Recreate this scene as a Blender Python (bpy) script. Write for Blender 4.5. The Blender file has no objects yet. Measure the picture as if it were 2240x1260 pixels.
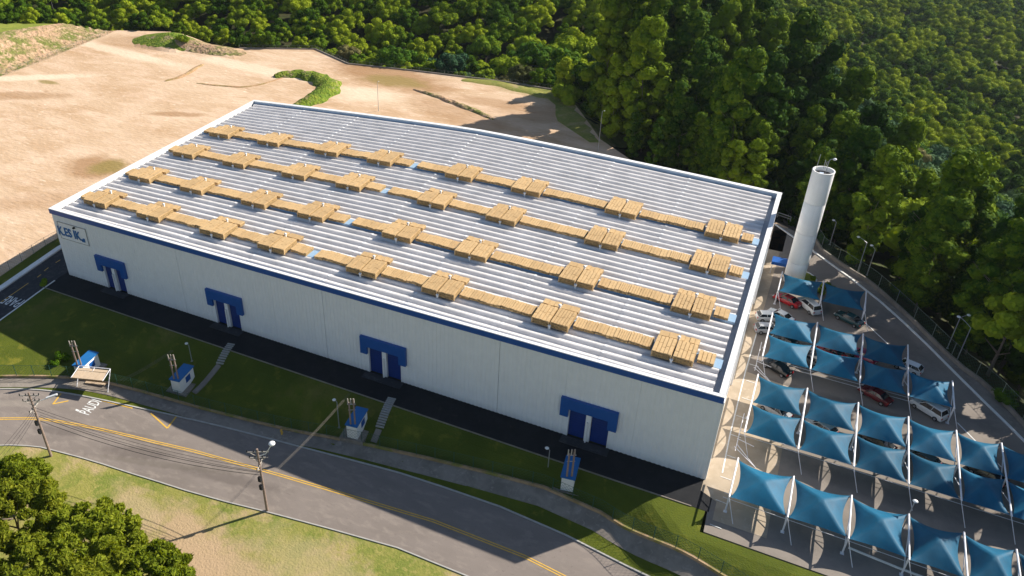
import bpy, math, random
import numpy as np
from mathutils import Vector, Matrix
from mathutils.geometry import delaunay_2d_cdt

random.seed(11); rng = np.random.default_rng(11)
sc = bpy.context.scene
C = sc.collection
R = math.radians

# ------------------------------------------------------------------ camera
CAM = np.array([111.0359, -78.0843, 74.8926]); YAW, PITCH, ROLL = -0.4973, 0.5603, -0.0274
FPX, CX, CY = 1746.888, 889.659, 595.128
_f = np.array([math.sin(YAW)*math.cos(PITCH), math.cos(YAW)*math.cos(PITCH), -math.sin(PITCH)])
_r = np.array([math.cos(YAW), -math.sin(YAW), 0.0]); _u = np.cross(_r, _f)
_r2 = math.cos(ROLL)*_r + math.sin(ROLL)*_u; _u2 = -math.sin(ROLL)*_r + math.cos(ROLL)*_u
cd = bpy.data.cameras.new('camera'); cam = bpy.data.objects.new('camera', cd); C.objects.link(cam)
M = Matrix(((_r2[0], _u2[0], -_f[0], CAM[0]), (_r2[1], _u2[1], -_f[1], CAM[1]), (_r2[2], _u2[2], -_f[2], CAM[2]), (0, 0, 0, 1)))
cam.matrix_world = M
cd.sensor_fit = 'HORIZONTAL'; cd.sensor_width = 36.0; cd.lens = 36.0*FPX/2240
cd.shift_x = 0.5 - CX/2240; cd.shift_y = (CY-630)/2240
cd.clip_start = 0.5; cd.clip_end = 4000
sc.camera = cam

# ------------------------------------------------------------------ sky, sun, exposure
SUN_DIR = Vector((0.65, 0.76, 0.0)).normalized(); SUN_EL = R(31.5)
sv = Vector((SUN_DIR.x*math.cos(SUN_EL), SUN_DIR.y*math.cos(SUN_EL), math.sin(SUN_EL)))
w = bpy.data.worlds.new('World'); sc.world = w; w.use_nodes = True
nt = w.node_tree; sky = nt.nodes.new('ShaderNodeTexSky'); sky.sky_type = 'NISHITA'; sky.sun_disc = False
sky.sun_elevation = SUN_EL; sky.sun_rotation = math.atan2(SUN_DIR.x, SUN_DIR.y)
sky.air_density = 1.0; sky.dust_density = 0.6
bg = nt.nodes['Background']; bg.inputs['Strength'].default_value = 0.068
nt.links.new(sky.outputs[0], bg.inputs[0])
ld = bpy.data.lights.new('sun', 'SUN'); ld.energy = 5.0; ld.angle = R(0.5); ld.color = (1.0, 0.93, 0.82)
lo = bpy.data.objects.new('sun', ld); C.objects.link(lo)
lo.rotation_euler = sv.to_track_quat('Z', 'Y').to_euler(); lo.location = (0, 0, 120)
sc.view_settings.view_transform = 'Standard'; sc.view_settings.look = 'None'
sc.view_settings.exposure = 0.76; sc.view_settings.gamma = 1.0; sc.view_settings.use_curve_mapping = False
sc.cycles.max_bounces = 8; sc.cycles.transparent_max_bounces = 8; sc.cycles.volume_bounces = 1

# ------------------------------------------------------------------ terrain function
SITE = np.array([(-200, -130), (-200, 40), (-162, 80), (-139, 100), (-130, 107), (-122, 117), (-112, 125), (-93, 131), (-80, 124), (-60, 124),
                 (-34.6, 134), (-17, 125), (3.6, 127), (32, 128.5), (50, 127.5), (60, 112), (68, 99), (80, 88), (97, 80), (112, 72),
                 (119, 67), (125, 60.5), (139, 40.5), (147, 26), (157, 0), (175, -40), (175, -130)], float)
def poly_dist(P, poly):
    """signed distance, positive outside"""
    P = np.atleast_2d(P); A = poly; B = np.roll(poly, -1, 0)
    d = np.full(len(P), 1e9); inside = np.zeros(len(P), bool)
    for a, b in zip(A, B):
        ab = b-a; t = np.clip(((P-a)@ab)/(ab@ab), 0, 1)
        d = np.minimum(d, np.hypot(*(P-(a+t[:, None]*ab)).T))
        c = ((a[1] > P[:, 1]) != (b[1] > P[:, 1]))
        with np.errstate(divide='ignore', invalid='ignore'):
            xi = (b[0]-a[0])*(P[:, 1]-a[1])/(b[1]-a[1])+a[0]
        inside ^= c & (P[:, 0] < xi)
    return np.where(inside, -d, d)
def sst(t): t = np.clip(t, 0, 1); return t*t*(3-2*t)
def hzv(P):
    P = np.atleast_2d(np.asarray(P, float)); x, y = P[:, 0], P[:, 1]
    # street drop in front of the warehouse
    d = 2.7*np.clip((x+3)/45, 0, 1)
    z = -d*sst((-y-4.5-5.0*sst((x-101)/10.0))/9.0)
    # bank and raised field at the far left
    t = np.clip((y-60)/63, 0, 1); xb = -106.5-4.5*t
    side = xb-x
    tap = np.where(y < 72, 1, np.clip((130-y)/50.0, 0, 1))
    z = z + 7.5*np.sqrt(np.clip(tap, 0, 1))*sst(side/17.0)*(y > 20)*sst((y-25)/25)
    # mound at the back edge, grassy bank
    z = z + 3.2*np.clip(1-np.hypot((x+84)/15.0, (y-121)/9.0), 0, 1)**0.9 + 1.6*np.clip(1-np.hypot((x+66)/14.0, (y-119)/5.0), 0, 1)
    # outside the site: falls away
    D = poly_dist(P, SITE); o = D > 0
    back = sst((75-x)/40.0)*sst((y-60)/30.0)
    fall = -11*(1-np.exp(-np.clip(D, 0, None)/(16-9*back)))+back*.13*np.clip(D-10, 0, 260)
    u = np.clip((x-88)*.923+(y-190)*.384, 0, None)
    val = -84*(1-np.exp(-u/125.0))
    und = 3.0*np.sin(x/31.0+1)*np.sin(y/37.0)+2*np.sin(x/17.0+y/23.0)
    z = z+np.where(o, fall+val+und*sst(D/40.0), 0)
    return z
def hz(x, y): return float(hzv([(x, y)])[0])
def ray(px, py):
    return _f + _r2*(px-CX)/FPX - _u2*(py-CY)/FPX
def at(px, py, z=None):
    """point of the site seen at a place in the photograph, on the height z or on the terrain"""
    d = ray(px, py)
    zz = 0.0 if z is None else z
    for i in range(40):
        p = CAM+d*((zz-CAM[2])/d[2])
        if z is not None: break
        n = hz(p[0], p[1])
        if abs(n-zz) < 0.003: break
        zz += (n-zz)*0.7
    return Vector(p)
def onwall(px, py, y):
    d = ray(px, py); p = CAM+d*((y-CAM[1])/d[1]); return Vector(p)
def proj(X):
    d = np.asarray(X, float)-CAM; z = d@_f
    return CX+FPX*(d@_r2)/z, CY-FPX*(d@_u2)/z, z

# ------------------------------------------------------------------ materials
def nodes(name):
    m = bpy.data.materials.new(name); m.use_nodes = True
    n = m.node_tree; b = n.nodes['Principled BSDF']; return m, n, b
def mat(name, col, rough=0.7, metal=0.0, spec=0.3, var=0.12, scale=3.0, bump=0.0, bscale=30.0, detail=6):
    m, n, b = nodes(name)
    b.inputs['Roughness'].default_value = rough; b.inputs['Metallic'].default_value = metal
    b.inputs['Specular IOR Level'].default_value = spec
    tc = n.nodes.new('ShaderNodeTexCoord'); no = n.nodes.new('ShaderNodeTexNoise')
    no.inputs['Scale'].default_value = scale; no.inputs['Detail'].default_value = detail; no.inputs['Roughness'].default_value = 0.65
    n.links.new(tc.outputs['Object'], no.inputs['Vector'])
    rp = n.nodes.new('ShaderNodeValToRGB')
    a = [max(0, c*(1-var)) for c in col]; z = [min(1, c*(1+var)) for c in col]
    rp.color_ramp.elements[0].position = .3; rp.color_ramp.elements[0].color = (*a, 1)
    rp.color_ramp.elements[1].position = .7; rp.color_ramp.elements[1].color = (*z, 1)
    n.links.new(no.outputs[0], rp.inputs[0]); n.links.new(rp.outputs[0], b.inputs['Base Color'])
    if bump:
        nb = n.nodes.new('ShaderNodeTexNoise'); nb.inputs['Scale'].default_value = bscale; nb.inputs['Detail'].default_value = 5
        n.links.new(tc.outputs['Object'], nb.inputs['Vector'])
        bp = n.nodes.new('ShaderNodeBump'); bp.inputs['Strength'].default_value = bump; bp.inputs['Distance'].default_value = .2
        n.links.new(nb.outputs[0], bp.inputs['Height']); n.links.new(bp.outputs[0], b.inputs['Normal'])
    return m
def ground_mat(name, layers, rough=0.95, bump=0.4, bscale=1.5, bdist=.3, stretch=None):
    """layers: first colour, then (colour, noise scale, threshold lo, hi, detail)"""
    m, n, b = nodes(name)
    b.inputs['Roughness'].default_value = rough; b.inputs['Specular IOR Level'].default_value = .15
    tc = n.nodes.new('ShaderNodeTexCoord'); src = tc.outputs['Object']
    mp = n.nodes.new('ShaderNodeMapping')
    if stretch: mp.inputs['Scale'].default_value = stretch[0]; mp.inputs['Rotation'].default_value = (0, 0, stretch[1])
    n.links.new(src, mp.inputs['Vector'])
    prev = None
    base = n.nodes.new('ShaderNodeRGB'); base.outputs[0].default_value = (*layers[0], 1); prev = base.outputs[0]
    for i, (col, s, lo_, hi_, det) in enumerate(layers[1:]):
        no = n.nodes.new('ShaderNodeTexNoise'); no.inputs['Scale'].default_value = s; no.inputs['Detail'].default_value = det
        no.inputs['Roughness'].default_value = .62; no.inputs['Distortion'].default_value = .4
        n.links.new(mp.outputs[0], no.inputs['Vector'])
        mr = n.nodes.new('ShaderNodeMapRange'); mr.inputs[1].default_value = lo_; mr.inputs[2].default_value = hi_
        n.links.new(no.outputs[0], mr.inputs[0])
        mx = n.nodes.new('ShaderNodeMix'); mx.data_type = 'RGBA'
        n.links.new(mr.outputs[0], mx.inputs['Factor']); n.links.new(prev, mx.inputs['A']); mx.inputs['B'].default_value = (*col, 1)
        prev = mx.outputs['Result']
    n.links.new(prev, b.inputs['Base Color'])
    nb = n.nodes.new('ShaderNodeTexNoise'); nb.inputs['Scale'].default_value = bscale; nb.inputs['Detail'].default_value = 8
    n.links.new(mp.outputs[0], nb.inputs['Vector'])
    bp = n.nodes.new('ShaderNodeBump'); bp.inputs['Strength'].default_value = bump; bp.inputs['Distance'].default_value = bdist
    n.links.new(nb.outputs[0], bp.inputs['Height']); n.links.new(bp.outputs[0], b.inputs['Normal'])
    return m
def leaf_mat(name, c0, c1, c2, trans=.35, spread=.5):
    m = bpy.data.materials.new(name); m.use_nodes = True; n = m.node_tree; n.nodes.clear()
    out = n.nodes.new('ShaderNodeOutputMaterial'); oi = n.nodes.new('ShaderNodeObjectInfo')
    geo = n.nodes.new('ShaderNodeNewGeometry')
    no = n.nodes.new('ShaderNodeTexNoise'); no.inputs['Scale'].default_value = 1.1; no.inputs['Detail'].default_value = 3
    tc = n.nodes.new('ShaderNodeTexCoord'); n.links.new(tc.outputs['Object'], no.inputs['Vector'])
    mth = n.nodes.new('ShaderNodeMath'); mth.operation = 'MULTIPLY_ADD'
    n.links.new(oi.outputs['Random'], mth.inputs[0]); mth.inputs[1].default_value = spread
    ms = n.nodes.new('ShaderNodeMath'); ms.operation = 'MULTIPLY_ADD'; ms.inputs[1].default_value = .5
    n.links.new(no.outputs[0], ms.inputs[0])
    mr = n.nodes.new('ShaderNodeMath'); mr.operation = 'MULTIPLY'; mr.inputs[1].default_value = .3
    n.links.new(geo.outputs['Random Per Island'], mr.inputs[0]); n.links.new(mr.outputs[0], ms.inputs[2])
    n.links.new(ms.outputs[0], mth.inputs[2])
    rp = n.nodes.new('ShaderNodeValToRGB'); e = rp.color_ramp.elements
    e[0].position = .2; e[0].color = (*c0, 1); e[1].position = 1.05 if False else 1.0; e[1].color = (*c2, 1)
    em = rp.color_ramp.elements.new(.58); em.color = (*c1, 1)
    n.links.new(mth.outputs[0], rp.inputs[0])
    d = n.nodes.new('ShaderNodeBsdfPrincipled'); d.inputs['Roughness'].default_value = .8; d.inputs['Specular IOR Level'].default_value = .04
    t = n.nodes.new('ShaderNodeBsdfTranslucent'); mx = n.nodes.new('ShaderNodeMixShader'); mx.inputs[0].default_value = trans
    hs = n.nodes.new('ShaderNodeHueSaturation'); hs.inputs['Value'].default_value = 1.5; hs.inputs['Hue'].default_value = .485; hs.inputs['Saturation'].default_value = 1.1
    n.links.new(rp.outputs[0], hs.inputs['Color'])
    n.links.new(rp.outputs[0], d.inputs['Base Color']); n.links.new(hs.outputs[0], t.inputs['Color'])
    n.links.new(d.outputs[0], mx.inputs[1]); n.links.new(t.outputs[0], mx.inputs[2]); n.links.new(mx.outputs[0], out.inputs['Surface'])
    return m

def patches(m, lst, warp=.45, nscale=.18):
    """stains with a ragged outline on a ground material: (x, y, rx, ry, turn, colour, strength)"""
    n = m.node_tree; b = n.nodes['Principled BSDF']; prev = b.inputs['Base Color'].links[0].from_socket
    tc = n.nodes.new('ShaderNodeTexCoord'); no = n.nodes.new('ShaderNodeTexNoise'); no.inputs['Scale'].default_value = nscale; no.inputs['Detail'].default_value = 9; no.inputs['Roughness'].default_value = .65
    n.links.new(tc.outputs['Object'], no.inputs['Vector'])
    for x, y, rx, ry, t, col, st in lst:
        mp = n.nodes.new('ShaderNodeMapping'); mp.vector_type = 'TEXTURE'; mp.inputs['Location'].default_value = (x, y, 0); mp.inputs['Rotation'].default_value = (0, 0, t); mp.inputs['Scale'].default_value = (rx, ry, 1e4)
        n.links.new(tc.outputs['Object'], mp.inputs['Vector'])
        ln = n.nodes.new('ShaderNodeVectorMath'); ln.operation = 'LENGTH'; n.links.new(mp.outputs[0], ln.inputs[0])
        ad = n.nodes.new('ShaderNodeMath'); ad.operation = 'MULTIPLY_ADD'; ad.inputs[1].default_value = -2.4*warp; n.links.new(no.outputs[0], ad.inputs[0]); n.links.new(ln.outputs['Value'], ad.inputs[2])
        mr = n.nodes.new('ShaderNodeMapRange'); mr.inputs[1].default_value = 1.05-1.2*warp; mr.inputs[2].default_value = .55-1.2*warp; mr.inputs[3].default_value = 0; mr.inputs[4].default_value = st
        n.links.new(ad.outputs[0], mr.inputs[0]); mx = n.nodes.new('ShaderNodeMix'); mx.data_type = 'RGBA'; n.links.new(mr.outputs[0], mx.inputs['Factor']); n.links.new(prev, mx.inputs['A']); mx.inputs['B'].default_value = (*col, 1); prev = mx.outputs['Result']
    n.links.new(prev, b.inputs['Base Color'])
MT = {}
MT['dirt'] = ground_mat('bare_earth', [(.60, .43, .285), ((.47, .30, .17), .028, .42, .68, 8), ((.72, .53, .38), .07, .45, .72, 9), ((.42, .25, .14), .16, .60, .76, 10), ((.80, .64, .48), .4, .58, .74, 8), ((.34, .21, .12), 1.3, .70, .74, 6)], bump=.5, bscale=.5, bdist=.3, stretch=((1, 2.6, 1), R(-24)))
_br = (.34, .19, .09); _ol = (.26, .20, .06); _lt = (.78, .62, .46)
MT['tuft'] = ground_mat('rough_bank_grass', [(.13, .20, .02), ((.22, .26, .03), .5, .42, .6, 9), ((.07, .12, .012), 1.1, .5, .62, 9), ((.36, .26, .15), .3, .56, .68, 9)], bump=1.0, bscale=1.6, bdist=.6)
patches(MT['dirt'], [(*at(*q[0], 0.0)[:2], *q[1:]) for q in [((850, 165), 26, 10, R(-12), _br, .8), ((865, 178), 12, 5, 0, _ol, .7), ((205, 368), 9, 7, 0, _br, .75), ((238, 365), 5, 5, 0, _ol, .8),
    ((1120, 185), 24, 6, R(-15), _ol, .75), ((1010, 255), 22, 7, R(-20), _br, .5), ((1180, 250), 16, 8, 0, _br, .5), ((20, 210), 24, 4, R(25), _br, .6), ((60, 170), 26, 3, R(30), _lt, .8),
    ((105, 180), 5, 1.5, 0, _ol, .8), ((560, 150), 30, 4, R(-5), _lt, .7), ((250, 110), 40, 3.5, R(-8), _lt, .7), ((385, 250), 9, 2, R(20), _br, .7), ((800, 205), 14, 6, 0, _lt, .6), ((80, 440), 14, 5, R(40), _br, .35), ((1080, 225), 12, 4, 0, _br, .5), ((300, 95), 20, 8, 0, _br, .45)]])
MT['dirt_dark'] = ground_mat('brown_earth', [(.40, .24, .13), ((.30, .22, .09), .3, .45, .6, 8), ((.52, .35, .2), .9, .5, .65, 8)], bump=.5)
MT['bank'] = ground_mat('scrubby_bank', [(.42, .27, .17), ((.16, .17, .045), .14, .44, .6, 10), ((.50, .34, .22), .5, .5, .62, 9), ((.10, .13, .03), .9, .55, .66, 9)], bump=.9, bscale=.9, bdist=.8)
MT['field'] = ground_mat('field_grass', [(.20, .23, .035), ((.27, .29, .05), .12, .4, .65, 8), ((.14, .18, .03), .6, .5, .7, 8)], bump=.4)  # yellowish green grass of the raised field and planted island
MT['lawn'] = ground_mat('lawn_grass', [(.095, .115, .012), ((.065, .085, .009), .13, .4, .62, 8), ((.17, .165, .022), .4, .56, .7, 8), ((.17, .14, .04), .05, .6, .74, 6), ((.07, .10, .012), 2.2, .55, .7, 8)], bump=.6, bscale=5, bdist=.1)
MT['verge'] = ground_mat('dry_verge_grass', [(.25, .24, .06), ((.17, .20, .04), .3, .42, .6, 9), ((.42, .31, .17), .16, .53, .66, 9), ((.30, .27, .08), 1.4, .5, .65, 8)], bump=.7, bscale=4, bdist=.12)
patches(MT['verge'], [(*at(*q[0], 0.0)[:2], *q[1:]) for q in [((400, 1165), 9, 5, R(-30), (.46, .32, .20), .85), ((470, 1230), 8, 6, 0, (.44, .31, .19), .8), ((290, 1080), 6, 2.5, R(-20), (.46, .34, .21), .6), ((700, 1230), 12, 4, R(-10), (.42, .33, .18), .5)]], .6, .3)
MT['bare'] = ground_mat('trodden_soil', [(.42, .29, .18), ((.28, .2, .1), .5, .45, .62, 9), ((.22, .21, .06), .35, .48, .6, 9)], bump=.3, bscale=3)
MT['asphalt'] = ground_mat('worn_asphalt', [(.235, .20, .178), ((.20, .17, .15), .12, .4, .66, 9), ((.27, .23, .20), .5, .5, .68, 8), ((.15, .125, .11), 1.6, .62, .74, 6)], rough=.9, bump=.25, bscale=14, bdist=.03, stretch=((1, 2.2, 1), R(-10)))
MT['asphalt_dark'] = ground_mat('dark_asphalt', [(.045, .047, .053), ((.036, .038, .043), .2, .4, .66, 9), ((.075, .075, .08), 1.2, .5, .68, 8)], rough=.9, bump=.25, bscale=14, bdist=.03)
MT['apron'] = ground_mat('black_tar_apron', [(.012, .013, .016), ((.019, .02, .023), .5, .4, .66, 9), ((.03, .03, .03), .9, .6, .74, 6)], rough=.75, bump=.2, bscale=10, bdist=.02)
MT['asphalt_park'] = ground_mat('parking_asphalt', [(.26, .225, .195), ((.19, .165, .145), .18, .45, .68, 9), ((.24, .21, .18), .9, .52, .68, 8)], rough=.9, bump=.25, bscale=14, bdist=.03)
MT['concrete'] = ground_mat('yard_concrete', [(.44, .36, .27), ((.36, .29, .21), .3, .42, .66, 9), ((.5, .42, .33), .9, .55, .7, 8)], rough=.9, bump=.2, bscale=8, bdist=.02)
MT['walk'] = ground_mat('old_concrete_walk', [(.27, .235, .2), ((.19, .165, .14), .4, .42, .64, 9), ((.33, .29, .25), 1.4, .55, .7, 8)], rough=.92, bump=.3, bscale=6, bdist=.03)
MT['floor'] = ground_mat('forest_floor', [(.035, .04, .014), ((.06, .05, .025), .2, .45, .65, 8), ((.05, .075, .015), .6, .5, .7, 8)], bump=.9, bscale=1)
MT['kerb'] = mat('pale_concrete_kerb', (.40, .385, .36), .85, var=.15, scale=1.2)
MT['kerbw'] = mat('white_painted_kerb', (.78, .77, .74), .7, var=.1, scale=.8)
MT['paintw'] = mat('white_road_paint', (.72, .72, .70), .7, var=.16, scale=4)
MT['painty'] = mat('yellow_road_paint', (.66, .40, .07), .7, var=.18, scale=2.5)
MT['white'] = mat('white_metal_cladding', (.84, .84, .85), .5, var=.035, scale=.7)
def weather(m, base, dirt, amt=.35, zfoot=0.0):
    n = m.node_tree; b = n.nodes['Principled BSDF']; prev = b.inputs['Base Color'].links[0].from_socket
    tc = n.nodes.new('ShaderNodeTexCoord'); mp = n.nodes.new('ShaderNodeMapping'); mp.inputs['Scale'].default_value = (1.6, 1.6, .09); n.links.new(tc.outputs['Object'], mp.inputs['Vector'])
    no = n.nodes.new('ShaderNodeTexNoise'); no.inputs['Scale'].default_value = 1.3; no.inputs['Detail'].default_value = 9; no.inputs['Roughness'].default_value = .7; n.links.new(mp.outputs[0], no.inputs['Vector'])
    mr = n.nodes.new('ShaderNodeMapRange'); mr.inputs[1].default_value = .5; mr.inputs[2].default_value = .78; mr.inputs[4].default_value = amt; n.links.new(no.outputs[0], mr.inputs[0])
    sx = n.nodes.new('ShaderNodeSeparateXYZ'); n.links.new(tc.outputs['Object'], sx.inputs[0])
    n2 = n.nodes.new('ShaderNodeTexNoise'); n2.inputs['Scale'].default_value = .9; n2.inputs['Detail'].default_value = 8; n.links.new(tc.outputs['Object'], n2.inputs['Vector'])
    ft = n.nodes.new('ShaderNodeMapRange'); ft.inputs[1].default_value = zfoot+1.3; ft.inputs[2].default_value = zfoot; ft.inputs[4].default_value = .9; n.links.new(sx.outputs[2], ft.inputs[0])
    ml = n.nodes.new('ShaderNodeMath'); ml.operation = 'MULTIPLY'; n.links.new(ft.outputs[0], ml.inputs[0]); n.links.new(n2.outputs[0], ml.inputs[1])
    mxm = n.nodes.new('ShaderNodeMath'); mxm.operation = 'MAXIMUM'; n.links.new(ml.outputs[0], mxm.inputs[0]); n.links.new(mr.outputs[0], mxm.inputs[1])
    mx = n.nodes.new('ShaderNodeMix'); mx.data_type = 'RGBA'; n.links.new(mxm.outputs[0], mx.inputs['Factor']); n.links.new(prev, mx.inputs['A']); mx.inputs['B'].default_value = (*dirt, 1); n.links.new(mx.outputs['Result'], b.inputs['Base Color'])
weather(MT['white'], None, (.55, .53, .5), .2)
MT['whitecap'] = mat('white_flashing', (.80, .80, .80), .5, var=.05, scale=.5)
MT['capblue'] = mat('pale_blue_flashing', (.46, .56, .68), .5, var=.08, scale=.5)
MT['blue'] = mat('deep_blue_metal', (.008, .085, .33), .45, var=.08, scale=.6, spec=.4)
MT['doorblue'] = mat('navy_shutter', (.008, .035, .19), .5, var=.1, scale=.8)
MT['hutblue'] = mat('blue_painted_roof', (.015, .14, .38), .55, var=.12, scale=1.2)
MT['roofm'] = mat('weathered_roof_sheet', (.73, .70, .68), .45, metal=.0, var=.14, scale=.35, spec=.5, bump=.12, bscale=2)
MT['gutter'] = mat('galvanised_gutter', (.30, .33, .38), .5, metal=.3, var=.1)
MT['dark'] = mat('dark_void', (.012, .013, .016), .9)
MT['sky_strip'] = mat('pale_blue_skylight', (.30, .45, .62), .35, var=.06, spec=.5)
MT['card'] = mat('tan_cardboard', (.50, .335, .165), .8, var=.14, scale=1.6, bump=.2, bscale=5)
MT['card2'] = mat('golden_cardboard', (.56, .38, .19), .8, var=.14, scale=1.9, bump=.2, bscale=5)
MT['cardend'] = mat('rough_cardboard_ends', (.36, .24, .11), .9, var=.45, scale=3.5, bump=.8, bscale=6)
MT['tank'] = mat('white_painted_concrete', (.86, .85, .82), .65, var=.06, scale=.35)
weather(MT['tank'], None, (.62, .60, .56), .22)
MT['tankin'] = mat('dark_tank_lid', (.10, .085, .08), .8)
MT['steelw'] = mat('white_steel_tube', (.74, .73, .76), .4, var=.06)
MT['steelg'] = mat('galvanised_steel', (.36, .37, .38), .45, metal=.4, var=.1)
MT['wireg'] = mat('fence_wire', (.20, .23, .20), .6, metal=.2)
MT['wiregreen'] = mat('green_fence_wire', (.03, .09, .06), .6)
MT['cable'] = mat('black_cable', (.015, .015, .017), .6)
MT['cablel'] = mat('bare_aluminium_cable', (.14, .12, .10), .5)
MT['woodpole'] = mat('weathered_pole', (.27, .20, .165), .9, var=.25, scale=4)
MT['lampw'] = mat('white_lamp_head', (.8, .8, .8), .35, var=.03)
MT['sail'] = mat('blue_shade_fabric', (.004, .11, .21), .6, var=.2, scale=.55, spec=.25, bump=.15, bscale=1.2)
MT['shelter'] = mat('tan_shelter_panel', (.55, .42, .29), .8, var=.12, scale=1.5)
MT['tyre'] = mat('black_rubber', (.015, .015, .015), .85)
MT['rim'] = mat('alloy_rim', (.4, .4, .42), .35, metal=.6)
MT['glass'] = mat('dark_car_glass', (.012, .016, .022), .08, spec=.6, var=.02)
MT['red_l'] = mat('red_lens', (.45, .01, .01), .3); MT['white_l'] = mat('clear_lens', (.7, .7, .7), .2)
for nm, c in dict(red=(.42, .008, .015), white=(.74, .75, .74), black=(.010, .012, .014), teal=(.01, .06, .07), silver=(.42, .43, .45), darkred=(.12, .006, .012), pink=(.5, .03, .12), grey=(.13, .135, .14)).items():
    MT['car_'+nm] = mat(nm+'_car_paint', c, .22, spec=.6, var=.03)
MT['bark'] = mat('tree_bark', (.17, .13, .10), .9, var=.3, scale=5)
MT['barkp'] = mat('pale_bark', (.42, .38, .33), .9, var=.2, scale=3)
MT['leafA'] = leaf_mat('forest_leaves', (.014, .045, .005), (.052, .125, .009), (.23, .30, .015), .14, .7)
MT['leafB'] = leaf_mat('eucalyptus_leaves', (.007, .026, .003), (.026, .070, .004), (.16, .225, .008), .11, .6)
MT['leafC'] = leaf_mat('grey_green_leaves', (.012, .036, .018), (.035, .085, .04), (.12, .19, .075), .10, .6)  # bluish tint carries the valley haze on far crowns, also used nearer
MT['leafD'] = leaf_mat('yellow_green_leaves', (.012, .042, .003), (.07, .14, .007), (.26, .32, .016), .16, .75)
MT['leafE'] = leaf_mat('bright_street_leaves', (.085, .135, .012), (.20, .24, .020), (.36, .38, .045), .32, .25)
MT['leafF'] = leaf_mat('deep_street_leaves', (.07, .11, .010), (.18, .21, .018), (.36, .35, .035), .3, .25)
MT['leafG'] = leaf_mat('olive_brown_leaves', (.03, .04, .012), (.085, .095, .03), (.2, .18, .07), .12, .6)
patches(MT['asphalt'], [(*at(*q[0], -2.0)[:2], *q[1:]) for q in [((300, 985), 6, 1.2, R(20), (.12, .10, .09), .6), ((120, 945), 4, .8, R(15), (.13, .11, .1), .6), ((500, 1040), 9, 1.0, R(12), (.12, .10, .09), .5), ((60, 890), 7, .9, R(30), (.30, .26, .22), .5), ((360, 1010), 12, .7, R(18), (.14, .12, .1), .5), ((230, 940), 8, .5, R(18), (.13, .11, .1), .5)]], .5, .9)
patches(MT['asphalt_park'], [(*at(*q[0], 0.0)[:2], *q[1:]) for q in [((1850, 640), 8, 4, 0, (.27, .23, .19), .6), ((1950, 740), 6, 3, R(-40), (.11, .095, .085), .5), ((1700, 850), 5, 2, 0, (.10, .09, .08), .6), ((1900, 900), 8, 1.5, R(-5), (.10, .09, .08), .6), ((1900, 1070), 10, 2, R(-5), (.11, .1, .09), .5)]], .5, .7)
# translucent cloth
mm = MT['sail']; n_ = mm.node_tree; pb = n_.nodes['Principled BSDF']; outn = [x for x in n_.nodes if x.type == 'OUTPUT_MATERIAL'][0]
tr = n_.nodes.new('ShaderNodeBsdfTranslucent'); tr.inputs['Color'].default_value = (.005, .12, .21, 1); mxs = n_.nodes.new('ShaderNodeMixShader'); mxs.inputs[0].default_value = .2
oi_ = n_.nodes.new('ShaderNodeObjectInfo'); hv_ = n_.nodes.new('ShaderNodeHueSaturation'); mr_ = n_.nodes.new('ShaderNodeMapRange'); mr_.inputs[3].default_value = .75; mr_.inputs[4].default_value = 1.3
n_.links.new(oi_.outputs['Random'], mr_.inputs[0]); n_.links.new(mr_.outputs[0], hv_.inputs['Value']); n_.links.new(pb.inputs['Base Color'].links[0].from_socket, hv_.inputs['Color']); n_.links.new(hv_.outputs[0], pb.inputs['Base Color'])
n_.links.new(pb.outputs[0], mxs.inputs[1]); n_.links.new(tr.outputs[0], mxs.inputs[2]); n_.links.new(mxs.outputs[0], outn.inputs['Surface'])

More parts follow.
